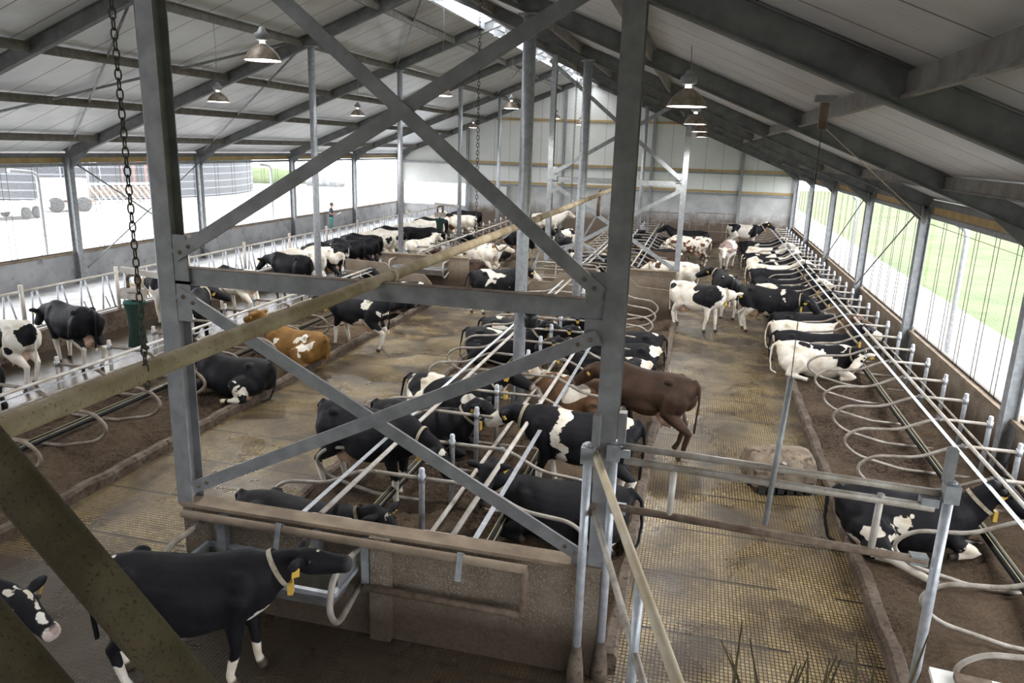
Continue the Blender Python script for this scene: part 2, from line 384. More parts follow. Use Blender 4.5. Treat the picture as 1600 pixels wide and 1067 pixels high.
# eaves: rail, timber and gutter board
for nm, x, s in (('trim_4', XL-.02, -1), ('trim_6', XR+.06, 1)):
    z = zu(XL) if s < 0 else zu(XR)
    struct(MB().box((x, (Y0+Y1)/2, z-.12), (.12, Y1-Y0, .10)).build(nm, GALV))
    struct(MB().box((x+s*.05, (Y0+Y1)/2, z+.02), (.08, Y1-Y0, .16)).build('trim_%d' % (5 if s < 0 else 7), WOODG))
    struct(MB().box((x+s*.03, (Y0+Y1)/2, z+.17), (.14, Y1-Y0, .13)).build('trim_%d' % (8 if s < 0 else 9), RAFT))
# roof, both slopes, with a light ridge
def slope(xa, xb):
    m = MB(); za, zb = zu(xa)+RD+.02, zu(xb)+RD+.02
    m.add([(xa, Y0, za), (xb, Y0, zb), (xb, Y1+.3, zb), (xa, Y1+.3, za), (xa, Y0, za+.08), (xb, Y0, zb+.08), (xb, Y1+.3, zb+.08), (xa, Y1+.3, za+.08)],
          [(0, 1, 2, 3), (4, 5, 6, 7), (0, 1, 5, 4), (1, 2, 6, 5), (2, 3, 7, 6), (3, 0, 4, 7)]); return m
struct(slope(XL-.5, XA-.55).build('ceiling', ROOF)); struct(slope(XA+.55, XR+.5).build('ceiling_right', ROOF))
m = MB(); zc = 9.75
m.add([(XA-.7, Y0, 9.42), (XA-.45, Y0, zc), (XA+.45, Y0, zc), (XA+.7, Y0, 9.28), (XA-.7, Y1, 9.42), (XA-.45, Y1, zc), (XA+.45, Y1, zc), (XA+.7, Y1, 9.28)],
      [(0, 1, 5, 4), (1, 2, 6, 5), (2, 3, 7, 6)])
struct(m.build('ceiling_ridge_light', RIDGE))
for k, s in enumerate((-1, 1)):
    x = XA+s*.57; struct(MB().prism((x, Y0, zu(x)+.26), (x, Y1, zu(x)+.26), [(-.05, -.14), (.05, -.14), (.05, .14), (-.05, .14)]).build('trim_%d' % (10+k), GALVL))
# gable wall with an opening at the left
def poly_wall(name, pts, mat, y=Y1, th=.12):
    n = len(pts); m = MB(); m.add([(x, yy, z) for yy in (y, y+th) for x, z in pts], [tuple(range(n)), tuple(range(n, 2*n))]+[(i, (i+1) % n, n+(i+1) % n, n+i) for i in range(n)])
    return struct(m.build(name, mat))
ox0, ox1, oz0, oz1 = -19.1, -14.75, 1.35, 2.75
poly_wall('wall_back', [(ox1, 0), (XR+.2, 0), (XR+.2, zu(XR)+RD), (XA, 9.35), (ox1, zu(ox1)+RD)], GABLE)
poly_wall('wall_back_corner', [(XL-.2, oz1), (ox1, oz1), (ox1, zu(ox1)+RD), (XL-.2, zu(XL)+RD)], WHITEP)
poly_wall('wall_back_low', [(XL-.2, 0), (ox1, 0), (ox1, oz0), (XL-.2, oz0)], CONC)
poly_wall('wall_back_jamb', [(XL-.2, oz0), (ox0, oz0), (ox0, oz1), (XL-.2, oz1)], CONC)
struct(MB().box(((XL+XR)/2, Y0-.1, 4.8), (XR-XL+.4, .12, 9.6)).build('wall_front', GABLE))
k = 12
for z, x0, x1, mt in ((6.8, -12.9, -.9, WOODG), (4.15, -14.6, 5.2, WOODG), (4.02, XL, 5.2, GALV), (2.95, -14.6, 5.2, WOODG), (2.80, -14.6, 5.2, GALV)):
    struct(MB().box(((x0+x1)/2, Y1-.06, z), (x1-x0, .1, .13)).build('trim_%d' % k, mt)); k += 1
for x in (-14.7, -10.8, -8.5, -3.1, 2.15):
    o = MB().ibeam((x, Y1-.18, 0), (x, Y1-.18, zu(x)-.02), .16, .16, .015, (0, 1, 0)).build('gable_post', GALV)
    tag(o, 'steel post against the white end wall, %s' % {-14.7: 'beside the end opening', -10.8: 'in line with the left pipe columns', -8.5: 'just left of the ridge', -3.1: 'behind the middle pipe columns', 2.15: 'near the right corner'}[x], 'steel post', 'posts of the end wall')
# windows: wind netting and hanging cables bay by bay
wn = 1
for side, X in ((-1, XL), (1, XR+.10)):
    ys = [FY[0]-20.1, FY[0]-13.4, FY[0]-6.7]+FY
    for i in range(len(ys)-1):
        a, b = ys[i]+.12, ys[i+1]-.12
        zt = zu(XL)-.16 if side < 0 else zu(XR)-.16; zb = 1.43 if side < 0 else 1.06
        m = MB(); n = 6
        for j in range(1, n):
            for dy in (-.10, .10):
                yy = a+(b-a)*j/n+dy; m.tube([(X-side*.03, yy, zb), (X-side*.03, yy, zt)], .007, 5)
        m.bar((X, a, zb+.02), (X, b, zb+.02), .05, .04)
        o = struct(m.build('window_%d' % wn, CHAIN)); wn += 1
        nt_ = MB().add([(X+side*.06, a, zb), (X+side*.06, b, zb), (X+side*.06, b, zt), (X+side*.06, a, zt)], [(0, 1, 2, 3)]).build('windbreak_net', NET, o)
# portal frames
PL = ['nearest', 'second', 'third', 'fourth', 'fifth', 'sixth', 'farthest']
for i, y in enumerate(FY):
    t = thing('portal_frame', 'grey steel roof frame spanning the barn, %s from the camera' % PL[i], 'steel frame', (0, y, 0), 0, 'portal frames of the barn')
    for nm, xa, xb in (('left_rafter', XL+.1, XA), ('right_rafter', XR, XA)):
        za, zb_ = zu(xa)+RD/2, (9.1 if xa < 0 else 8.98)+RD/2
        MB().ibeam((xa, 0, za), (xb, 0, zb_), .15, RD, .016).build(nm, RAFT, t)
        s = -1 if xa < 0 else 1
        MB().add([(xa-s*.05, -.02, zu(xa)-.35), (xa-s*.9, -.02, zu(xa-s*.9)), (xa-s*.05, -.02, zu(xa)), (xa-s*.05, .02, zu(xa)-.35), (xa-s*.9, .02, zu(xa-s*.9)), (xa-s*.05, .02, zu(xa))], [(0, 1, 2), (3, 4, 5), (0, 1, 4, 3), (1, 2, 5, 4)]).build('haunch_plate', RAFT, t)
    MB().ibeam((XL+.12, 0, 0.4), (XL+.12, 0, zu(XL)+.1), .2, .22, .016, (1, 0, 0)).build('left_column', GALV, t)
    MB().ibeam((XR-.06, 0, 0), (XR-.06, 0, zu(XR)+.1), .2, .22, .016, (1, 0, 0)).build('right_column', GALV, t)
    MB().box((XA, 0, 8.98), (.4, .03, .42)).build('ridge_plate', GALV, t)
# purlins
for k, x in enumerate([-18.1, -15.8, -13.5, -11.1, -8.8, -5.6, -3.3, -1.0, 1.45, 3.7]):
    z = zu(x)+RD-.12
    o = MB().prism((x, Y0, z), (x, Y1, z), [(-.05, -.1), (.01, -.1), (.01, .075), (.06, .075), (.06, .1), (-.01, .1), (-.01, -.075), (-.05, -.075)]).build('purlin', PURL)
    tag(o, 'long dusty steel purlin under the %s roof slope, %s' % ('left' if k < 5 else 'right', ['lowest, just above the left windows', 'second up from the left eave', 'in the middle of the slope', 'fourth up, over the left pipe columns', 'highest, next to the ridge', 'highest, next to the ridge', 'second down from the ridge', 'in the middle of the slope', 'fourth down from the ridge', 'lowest, above the right windows'][k]), 'purlin', 'roof purlins')
# wind bracing rods in the roof and side walls
def rod(a, b, r, label, mat=GALV, name='bracing_rod', cat='bracing rod', grp='bracing rods'):
    return tag(MB().tube([a, b], r, 8).build(name, mat), label, cat, grp)
def u(x, dz=.05): return zu(x)+dz
rod((XL+.3, 13.5, u(XL+.3, .22)), (-11., 20.0, u(-11., .22)), .035, 'thin bracing rod rising across the left roof slope from the second frame')
rod((-11., 13.5, u(-11., .22)), (XL+.3, 20.0, u(XL+.3, .22)), .03, 'thin bracing rod falling across the left roof slope to the third frame')
rod((XL+.3, 26.6, u(XL+.3, .2)), (-11., 20.2, u(-11., .2)), .03, 'bracing rod between third and fourth frames above the left eave')
rod((-11., 26.6, u(-11, .2)), (XA-.3, 20.2, u(XA-.3, .2)), .03, 'bracing rod near the ridge between third and fourth frames')
rod((-11., 40.3, u(-11, .2)), (XA-.3, 33.7, u(XA-.3, .2)), .03, 'bracing rod near the ridge between fifth and sixth frames')
rod((XL+.25, 26.7, .6), (XL+.25, 20.3, u(XL, -.1)), .028, 'diagonal rod crossing the third left window, falling away', GALVD)
rod((XL+.25, 20.3, .9), (XL+.25, 26.4, u(XL, -.1)), .022, 'diagonal rod crossing the third left window, rising away', GALVD)
rod((XR-.15, 26.7, 1.0), (XR-.15, 20.3, 4.0), .02, 'dark diagonal rod crossing the third right window', GALVD)
rod((XR-.15, 26.7, 4.0), (XR-.15, 33.5, 1.0), .02, 'dark diagonal rod crossing the fourth right window', GALVD)

# braced inner frames at the first and fourth portal frame
def braced(y, xa, xb, zb, label, s=1.0, base=1.2):
    t = thing('braced_frame', label, 'braced frame', (0, y, 0), 0, 'cross-braced inner frames')
    for nm, x in (('column', xa), ('column', xb)):
        MB().ibeam((x, 0, base), (x, 0, zu(x)), .19*s, .21*s, .013, (0, 1, 0)).build(nm, GALVD if s == 1 else GALV, t)
    cb = MB().box(((xa+xb)/2, 0, zb), (xb-xa-.16, .12, .17)).build('cross_beam', GALVD if s == 1 else GALV, t)
    MB().box(((xa+xb)/2, 0, zb+.088), (xb-xa-.17, .115, .008)).build('dust_layer', RUST, cb)
    y_ = -.09*s
    for k, (p, q) in enumerate((((xa+.12, zb+.22), (xb-.0, zb+2.85)), ((xa-.15, zb+3.9), (xb-.12, zb+.16)), ((xa+.12, zb-.16), (xb-.15, base+.12)), ((xa+.15, base+.25), (xb-.12, zb-.22)))):
        dy = -.02 if k % 2 else .02
        m = MB().bar((p[0], y_+dy-.03, p[1]), (q[0], y_+dy-.03, q[1]), .03, .13)
        dv = (V(q[0], 0, q[1])-V(p[0], 0, p[1])).normalized()
        b = m.build('brace', GALVD if s == 1 else GALV, t)
        for e, sg in ((p, 1), (q, -1)):
            for d in (.08, .20):
                c = V(e[0], y_+dy-.05, e[1])+dv*d*sg; 
                if s == 1: MB().lathe((c.x, c.y, c.z), [(.0, -.012), (.018, -.01), (.022, .0), (.022, .02)], 10, 'y').build('bolt', RUST, b)
    for x, z, hh, sx in ((xa, zb+.18, .5, 1), (xa, zb-.25, .42, 1), (xb, zb+.20, .30, -1), (xb, zb-.20, .24, -1), (xb, base+.1, .16, -1)):
        MB().box((x+sx*.17, y_+.0, z), (.18, .015, hh)).build('gusset_plate', GALV if s != 1 else GALVD, t)
    return t
braced(6.64, -5.24, -.66, 3.76, 'big dark grey cross-braced steel frame standing on the front concrete partition', 1.0, 1.2)
braced(26.4, -5.2, -.62, 4.1, 'far cross-braced grey steel frame standing on the second concrete partition', .95, 1.15)
# pipe columns
def pipe_col(x, y, r, zb, label, base=True):
    t = thing('pipe_column', label, 'column', (x, y, 0), 0, 'round steel columns')
    MB().tube([(0, 0, zb), (0, 0, zu(x))], r, 16).build('shaft', GALVL, t)
    MB().box((0, 0, zu(x)-.02), (r*3, r*3, .03)).build('top_plate', GALV, t)
    if base: MB().box((0, 0, zb+.01), (r*3.2, r*3.2, .03)).build('base_plate', GALV, t)
CN = ['second', 'third', 'fourth', 'fifth', 'sixth']
for i, y in enumerate(FY[1:6]):
    pipe_col(-10.84, y, .095, 1.15 if i == 2 else 0.1, 'round galvanised column under the %s frame in the left stall row' % CN[i])
for i, y in enumerate(FY[1:6]):
    if i == 2: continue
    pipe_col(-3.1, y, .115 if i < 2 else .10, .1, 'round galvanised column under the %s frame in the middle stall row' % CN[i])
for x, lb in ((-5.2, 'left'), (-.65, 'right')):
    pass

# ------------------------------------------------------------------ beds and kerbs
def bed(name, x0, x1, y0, y1, hi, label):
    rr = random.Random(name+str(x0)+str(y0)); ph = [rr.uniform(0, 6) for _ in range(8)]
    def zf(x, y):
        t = (x-x0)/(x1-x0)
        e = .10*hi(t)
        n = .05*sin(x*3.1+ph[0]+sin(y*1.7+ph[1])*1.4)+.04*sin(y*4.3+ph[2]+2*sin(x*2.3+ph[3]))+.014*sin(x*11+ph[4]+y*7)+.012*sin(y*17-x*9+ph[5])+rr.uniform(-.014, .014)
        return .07+e+n*.8
    nx = int((x1-x0)/.07); ny = int((y1-y0)/.07)
    if y0 > 20: nx //= 2; ny //= 2
    g = grid(x0, x1, y0, y1, nx, ny, zf); b = len(g.v)
    o = g.build('stall_bedding', BED); return tag(o, label, 'bedding', 'stall beds', 'stuff')
SEG = dict(L=[(3.5, 22.9), (26.9, 46.8)], C=[(6.72, 23.3), (26.6, 44.5)], R=[(-2.0, 46.0)])
for j, (a, b) in enumerate(SEG['L']): bed('l', -11.45, -8.42, a, b, lambda t: 1-t, 'brown compost bedding of the left stall row, %s part' % ('near' if j == 0 else 'far'))
for j, (a, b) in enumerate(SEG['C']): bed('c', -5.28, -.52, a, b, lambda t: 1-abs(2*t-1), 'brown sawdust bedding of the middle double stall row, %s part' % ('near' if j == 0 else 'far'))
bed('r', 2.42, 5.3, -2, 46, lambda t: t, 'brown compost bedding of the right stall row along the wall')
tn = 17
def kerb(x, y0, y1, w=.17, h=.19):
    global tn
    n = max(2, int((y1-y0)/.25)); m = MB(); prof = [(-w/2, 0), (-w/2, h*.7), (-w*.3, h*.97), (w*.3, h), (w/2, h*.75), (w/2, 0)]
    vs = []
    for i in range(n+1):
        y = y0+(y1-y0)*i/n; jx = .012*sin(y*5.1)+.008*sin(y*13); jz = .012*sin(y*7.7)
        vs += [(x+px+jx, y, pz+(jz if pz > 0 else 0)) for px, pz in prof]
    k = len(prof); m.add(vs, [(i*k+j, i*k+j+1, (i+1)*k+j+1, (i+1)*k+j) for i in range(n) for j in range(k-1)]+[tuple(range(k)), tuple(n*k+j for j in range(k))], False)
    struct(m.build('trim_%d' % tn, KERB)); tn += 1
for a, b in SEG['L']: kerb(-8.40, a, b); kerb(-11.5, a, b, .15, .17)
for a, b in SEG['C']: kerb(-5.3, a, b, .16, .16); kerb(-.5, a, b, .16, .16)
kerb(2.38, -2, 46)

# ------------------------------------------------------------------ cubicle dividers
def loop_path(s, x=0):
    # s=+1: the loop points towards -x ; profile from the measured right-hand row
    pts = [(0, 1.05), (.80, 1.055), (1.30, .80), (1.93, .745), (2.16, .52), (1.92, .28), (1.18, .115), (.02, .10)]
    return fillet([(x-s*a, 0, z) for a, z in pts], [0, .16, .16, .2, .18, .2, .12, 0], 6)
def make_divider(sides, r=.026, mat=PIPE, name='stall_divider'):
    t = thing(name, '', 'stall divider')
    m = MB().tube([(0, 0, 0), (0, 0, 1.17), (0, 0, 1.19)], .038, 12, rs=[.038, .038, .026])
    m.build('post', GALVL if mat is PIPE else PIPEL, t)
    for s in sides:
        MB().tube(loop_path(s), r, 10).build('loop_rail', mat, t)
        MB().tube([(-s*.70, 0, 1.055), (-s*.76, 0, 1.055)], r*1.45, 10).build('sleeve', GALV, t)
    MB().tube([(0, 0, 1.0), (0, 0, 1.10)], .048, 12).build('clamp', GALVL, t)
    MB().tube([(0, 0, .05), (0, 0, .16)], .046, 12).build('foot_socket', RUST, t)
    return t
dR = make_divider((1,)); dC = make_divider((1, -1)); PIPEB = mottled('stall_pipe_brown', (.15, .115, .085), (.27, .225, .18), 5, .55, .05, .4, .15)
dL = make_divider((-1,), .031, PIPEB)
used = set()
def place(proto, x, y, label, group):
    if id(proto) not in used:
        used.add(id(proto)); proto.location = (x, y, 0.04); proto['label'] = label; proto['group'] = group; return proto
    return dup(proto, (x, y, .04), 0, label, group)
for i in range(-5, 29):
    if 11.66+1.2*i < 5: continue
    place(dR, 4.79, 11.66+1.2*i, 'tube stall divider with post along the right windows, %s from the camera' % ORD[i+5], 'stall dividers of the right row')
for i in range(13):
    place(dC, -3.09, 8.2+1.2*i, 'double-sided tube stall divider in the near middle row, %s behind the partition' % ORD[i], 'stall dividers of the near middle row')
for i in range(15):
    place(dC, -3.09, 27.5+1.2*i, 'double-sided tube stall divider in the far middle row, %s behind the crossing' % ORD[i], 'stall dividers of the far middle row')
for i in range(-4, 10):
    place(dL, -11.05, 10.72+1.265*i, 'dusty tube stall divider in the near left row, %s from the camera' % ORD[i+4], 'stall dividers of the near left row')
for i in range(15):
    place(dL, -11.05, 27.6+1.2*i, 'dusty tube stall divider in the far left row, %s behind the crossing' % ORD[i], 'stall dividers of the far left row')
def rail(name, x, z, y0, y1, r, mat, label, cat='rail', grp=None, x1=None, cap=True):
    t = MB().tube([(x, y0, z), (x if x1 is None else x1, y1, z)], r, 12)
    return tag(t.build(name, mat), label, cat, grp)
G1 = 'neck rails over the stalls'
rail('neck_rail', 4.10, 1.15, 5.6, 45.4, .028, PIPEL, 'long pale neck rail running over the right stall dividers', grp=G1)
rail('neck_rail', -3.77, 1.16, 6.85, 23.2, .030, PIPEL, 'long pale neck rail over the left side of the near middle stalls', grp=G1)
rail('neck_rail', -2.23, 1.16, 6.80, 23.2, .030, PIPEL, 'long pale neck rail over the right side of the near middle stalls', grp=G1)
rail('neck_rail', -3.77, 1.16, 27.0, 44.5, .030, PIPEL, 'neck rail over the left side of the far middle stalls', grp=G1)
rail('neck_rail', -2.23, 1.16, 27.0, 44.5, .030, PIPEL, 'neck rail over the right side of the far middle stalls', grp=G1)
rail('neck_rail', -10.30, 1.16, 4.5, 22.6, .030, PIPEL, 'dusty neck rail over the near left stalls', grp=G1)
rail('neck_rail', -10.30, 1.16, 27.0, 45, .030, PIPEL, 'dusty neck rail over the far left stalls', grp=G1)
rail('head_rail', -2.80, .62, 6.75, 23.2, .030, PIPEL, 'low dusty rail between the facing heads of the near middle stalls')
rail('head_rail', 4.70, .74, 5.6, 45.4, .022, PIPE, 'low pipe behind the posts of the right stall row')
rail('head_rail', -10.95, .62, 4.5, 22.6, .025, PIPE, 'low pipe behind the posts of the near left stall row')
def strap(x, y0, y1, label, z=1.13, w=.06):
    tag(MB().bar((x, y0, z), (x, y1, z), w, .006).build('tension_strap', GALVL), label, 'strap', 'flat steel straps over the dividers')
strap(3.90, 5.6, 45.4, 'flat shiny steel strap beside the neck rail of the right stalls')
strap(-4.00, 6.5, 23.2, 'flat steel strap over the left side of the near middle stalls')
strap(-2.00, 6.5, 23.2, 'flat steel strap over the right side of the near middle stalls')
strap(-4.00, 27, 44.5, 'flat steel strap over the left side of the far middle stalls')
strap(-2.00, 27, 44.5, 'flat steel strap over the right side of the far middle stalls')
strap(-10.10, 4.5, 22.6, 'flat steel strap beside the dusty neck rail of the left stalls')
for x, lb in ((-4.0, 'left'), (-2.0, 'right')):
    m = MB().bar((x, 6.52, 1.13), (x, 6.38, 1.25), .06, .008).bar((x, 6.38, 1.25), (x, 6.30, .98), .06, .01)
    tag(m.build('strap_end', GALV), 'bent end of the %s flat strap hooked over the front partition' % lb, 'strap', 'strap ends on the partition')
def brisket(x, segs, label):
    t = thing('brisket_tube', label, 'brisket tube', (x, 0, .30), 0, 'black brisket tubes')
    MB().tube([(0, segs[0], 0), (0, segs[1], 0)], .06, 14).build('tube', BLACKP, t)
    MB().bar((-.035, segs[0], .053), (-.035, segs[1], .053), .008, .005).build('stripe', YELS, t)
    MB().bar((.045, segs[0], .043), (.045, segs[1], .043), .008, .005).build('stripe', YELS, t)
brisket(4.11, (4.8, 46), 'black tube with yellow stripes lying across the right stall beds')
brisket(-10.08, (4.2, 22.7), 'black tube with yellow stripes lying across the near left stall beds')
brisket(-3.95, (6.9, 23.2), 'black tube with yellow stripes on the left side of the middle beds')
brisket(-2.2, (6.9, 23.2), 'black tube with yellow stripes on the right side of the middle beds')
for (x0, lb) in ((-3.93, 'left'), (-2.6, 'right')):
    t = thing('tray_bracket', 'small tan bracket on the front partition carrying the %s neck rail end' % lb, 'bracket', (x0, 6.95, 0), 0, 'rail brackets')
    MB().bar((0, 0, 1.07), (.48, 0, 1.07), .04, .06).build('bracket_bar', PIPEL, t)
    for d in (.03, .45): MB().bar((d, 0, .1), (d, 0, 1.05), .05, .02).build('leg', GALV, t)

# ------------------------------------------------------------------ partitions
def partition(x0, x1, y, h, label, th=.16):
    t = thing('partition_wall', label, 'partition wall', (0, y, 0), 0, 'concrete partitions across the rows')
    MB().box(((x0+x1)/2, 0, h/2), (x1-x0, th, h)).build('wall_slab', MANW, t)
    MB().box(((x0+x1)/2, -.01, h+.02), (x1-x0, th+.06, .04)).build('capping_board', WOODD, t)
    return t
pf = partition(-5.28, -.62, 6.62, 1.2, 'manure-splashed concrete partition at the front end of the middle stalls')
MB().tube([(-5.18, -.22, 1.17), (-3.0, -.22, 1.17), (-1.33, -.22, 1.17)], .045, 12).build('top_rail', WOODD, pf)
MB().tube(fillet([(-3.05, -.22, .66), (-1.35, -.22, .66), (-1.35, -.22, 1.17)], .05), .038, 12).build('guard_rail', RUST, pf)
for x in (-3.05, -3.62, -4.75): MB().box((x, -.13, .92), (.1, .1, .5)).build('bracket', GALV, pf)
MB().box((-2.9, -.12, .62), (.22, .12, 1.2)).build('buttress', MANW, pf)
partition(-11.5, -8.1, 26.3, 1.12, 'tall concrete partition behind the crossing in the left stall row')
partition(-2.4, -.62, 26.15, 1.15, 'grey scoured concrete partition behind the crossing, right lane side')
partition(-5.3, -3.4, 26.5, 1.0, 'concrete partition behind the crossing, left lane side')
def endplate(pts, y, label):
    m = MB(); n = len(pts); m.add([(x, yy, z) for yy in (y, y+.06) for x, z in pts], [tuple(range(n)), tuple(range(n, 2*n))]+[(i, (i+1) % n, n+(i+1) % n, n+i) for i in range(n)])
    tag(m.build('end_panel', MANW), label, 'end panel', 'stepped panels closing the stall rows')
endplate([(-11.4, 0), (-8.35, 0), (-8.35, .72), (-8.6, 1.0), (-9.7, 1.03), (-9.95, 1.3), (-11.4, 1.35)], 23.0, 'brown stepped end panel closing the near left stall row')
endplate([(-2.9, 0), (-.52, 0), (-.52, .72), (-.75, 1.0), (-1.7, 1.05), (-2.0, 1.38), (-2.9, 1.42)], 23.45, 'brown stepped end panel closing the near middle stalls, right half')
endplate([(-5.28, 0), (-3.0, 0), (-3.0, 1.3), (-4.2, 1.3), (-4.4, 1.0), (-5.1, .98), (-5.28, .7)], 23.45, 'brown stepped end panel closing the near middle stalls, left half')
# water troughs
def trough(x0, x1, y, z, label, guard=True):
    t = thing('water_trough', label, 'water trough', (0, y, z), 0, 'tipping water troughs')
    w_ = .52; m = MB()
    for a, b in (((x0, 0, 0), (x1, 0, 0)), ((x0, w_, 0), (x1, w_, 0)), ((x0, 0, 0), (x0, w_, 0)), ((x1, 0, 0), (x1, w_, 0))): m.bar(a, b, .05, .05)
    m.build('rim', GALVL, t)
    m = MB(); m.add([(x0, 0, 0), (x1, 0, 0), (x1, w_, 0), (x0, w_, 0), (x0+.08, .1, -.22), (x1-.08, .1, -.22), (x1-.08, w_-.1, -.22), (x0+.08, w_-.1, -.22)], [(0, 1, 5, 4), (1, 2, 6, 5), (2, 3, 7, 6), (3, 0, 4, 7), (4, 5, 6, 7)]); m.build('basin', STEEL, t)
    MB().add([(x0+.03, .03, -.07), (x1-.03, .03, -.07), (x1-.03, w_-.03, -.07), (x0+.03, w_-.03, -.07)], [(0, 1, 2, 3)]).build('water', WATER, t)
    MB().bar(((x0+x1)/2-.3, 0, .0), ((x0+x1)/2-.3, w_, .0), .03, .03).build('divider_bar', GALVL, t)
    for k, x in enumerate((x0-.02, x1+.06)):
        MB().tube(fillet([(x, w_+.02, .28), (x, -.12, .28), (x, -.22, -.05), (x, -.05, -.30), (x, w_+.02, -.14)], [0, .14, .14, .14, 0]), .032, 12).build('guard_loop', PIPE, t)
    MB().bar((x1+.0, .1, .14), (x1+.0, w_, .14), .01, .28).build('splash_plate', STEEL, t)
    return t
trough(-4.95, -3.18, 5.98, .80, 'galvanised water trough hung on the front partition before the drinking cow')
trough(-10.9, -8.9, 25.72, .72, 'far galvanised water trough in the left crossing')

# ------------------------------------------------------------------ feed fence
def fence_panel():
    t = thing('feed_fence_panel', '', 'feed fence')
    L = 3.0
    MB().tube([(0, 0, 1.52), (0, L, 1.52)], .034, 10).build('top_rail', PIPEL, t)
    MB().tube([(0, 0, .60), (0, L, .60)], .03, 10).build('bottom_rail', PIPEL, t)
    MB().tube([(0, 0, .5), (0, 0, 1.68)], .05, 10).build('post', PIPEL, t)
    for k in range(4):
        y = .2+k*.74
        MB().tube([(0, y, .6), (0, y+.10, 1.50)], .021, 8).build('neck_bar', GALVL, t)
        MB().tube([(.02, y+.42, .6), (.02, y+.20, 1.50)], .021, 8).build('neck_bar', GALVL, t)
        MB().tube([(-.02, y+.14, .95), (-.02, y+.28, .62)], .017, 8).build('neck_bar', GALV, t)
    return t
fp = fence_panel()
for k in range(13):
    lb = 'pale locking feed fence panel along the feed table, %s from the camera' % ORD[k]
    if k == 0: fp.location = (-15.2, 8, 0); fp['label'] = lb; fp['group'] = 'feed fence panels'
    else: dup(fp, (-15.2, 8+3.0*k, 0), 0, lb, 'feed fence panels')

# ------------------------------------------------------------------ lamps
def lamp():
    t = thing('pendant_lamp', '', 'lamp')
    MB().lathe((0, 0, 0), [(.25, 0), (.245, .02), (.20, .10), (.13, .17), (.07, .21), (.06, .22)], 24, cap=False).build('shade', ENAMEL, t)
    MB().lathe((0, 0, 0), [(0, .03), (.12, .03), (.235, .012), (.235, .006), (0, .004)], 24, cap=False).build('bulb', LAMPIN, t)
    MB().lathe((0, 0, .22), [(.04, 0), (.04, .04), (.10, .06), (.105, .13), (.06, .16), (.03, .22)], 18).build('ballast', GALV, t)
    MB().tube([(0, 0, .42), (.02, 0, .6), (0, 0, 1.0)], .006, 6).build('cord', GALV, t)
    return t
lp = lamp(); first = True
lamps = [(-6.1, 9.94, 6.2, 'biggest rusty pendant lamp at the upper left, before the second frame'), (-11.2, 16.25, 5.95, 'rusty pendant lamp nearest over the left stalls'), (-11.6, 24.6, 6.0, 'rusty pendant lamp, second over the left stalls'), (-6.95, 20.0, 6.4, 'pendant lamp, second over the left lane'), (-6.3, 24.9, 6.35, 'pendant lamp, third over the left lane'), (-11.4, 37.4, 6.0, 'pendant lamp, farthest over the left stalls'), (-6.6, 34, 6.4, 'pendant lamp, fourth over the left lane before the end wall'), (-6.2, 38.8, 6.3, 'small pendant lamp, farthest over the left lane'), (-.29, 10.1, 5.7, 'big lit pendant lamp nearest over the right lane'), (-.3, 17.7, 5.75, 'lit pendant lamp, second over the right lane'), (-.27, 25, 5.78, 'lit pendant lamp, third over the right lane'), (-.25, 32, 5.75, 'lit pendant lamp, fourth over the right lane')]
for x, y, z, lb in lamps:
    if first: lp.location = (x, y, z); lp['label'] = lb; lp['group'] = 'pendant lamps'; t = lp; first = False
    else: t = dup(lp, (x, y, z), 0, lb, 'pendant lamps')
    pl = bpy.data.lights.new('lamp_light', 'SPOT'); pl.energy = 75; pl.spot_size = R(150); pl.spot_blend = .6; pl.shadow_soft_size = .12; pl.color = (1, .98, .95)
    plo = bpy.data.objects.new('lamp_light', pl); COL.objects.link(plo); plo.parent = t; plo.location = (0, 0, -.14)
    for c in t.children:
        if c.name.startswith('cord'): c.scale = (1, 1, 1); zz = zu(x)+.2-z; c.scale.z = zz/1.0; c.location.z = .40*(1-zz/1.0) if False else 0
# ------------------------------------------------------------------ chains, big pipe
def chain(x, y, z0, z1, label, link=.062, grp='hanging chains'):
    m = MB(); n = int((z1-z0)/(link*.78)); 
    for i in range(n):
        z = z0+i*link*.78; a = pi/2*(i % 2)+.3; dx, dy = cos(a), sin(a)
        pts = []
        for k in range(10):
            t = 2*pi*k/10; w_ = .016*cos(t); h_ = link*.5*sin(t)*1.0
            pts.append((x+dx*w_, y+dy*w_, z+h_))
        m.tube(pts, .0045, 5, closed=True)
    return tag(m.build('chain', CHAIN), label, 'chain', grp)
bp = thing('suspended_pipe', 'long thick yellow-dusted pipe hanging lengthwise above the left lane on chains', 'pipe', (-2.95, 0, 3.86))
MB().tube([(0, -1.0, 0), (0, 27.2, 0)], .058, 20).build('pipe', DUSTY, bp)
for y in (6.9, 14.0, 20.6): MB().tube([(0, y, 0), (0, y+.1, 0)], .068, 20).build('joint_collar', DUSTY, bp)
MB().tube([(0, 20.1, 0), (-.12, 20.1, 0)], .04, 10).build('bracket', RUST, bp)
chain(-2.95, 3.45, 3.80, 7.2, 'near rusty chain hanging from the roof to the dusty pipe')
chain(-2.91, 3.40, 3.80, 4.12, 'short slack end of the near chain beside the dusty pipe')
chain(-2.95, 9.9, 3.80, 7.1, 'second chain hanging from the roof to the dusty pipe')
chain(-2.95, 17.6, 3.80, 7.1, 'third chain hanging from the roof to the dusty pipe')
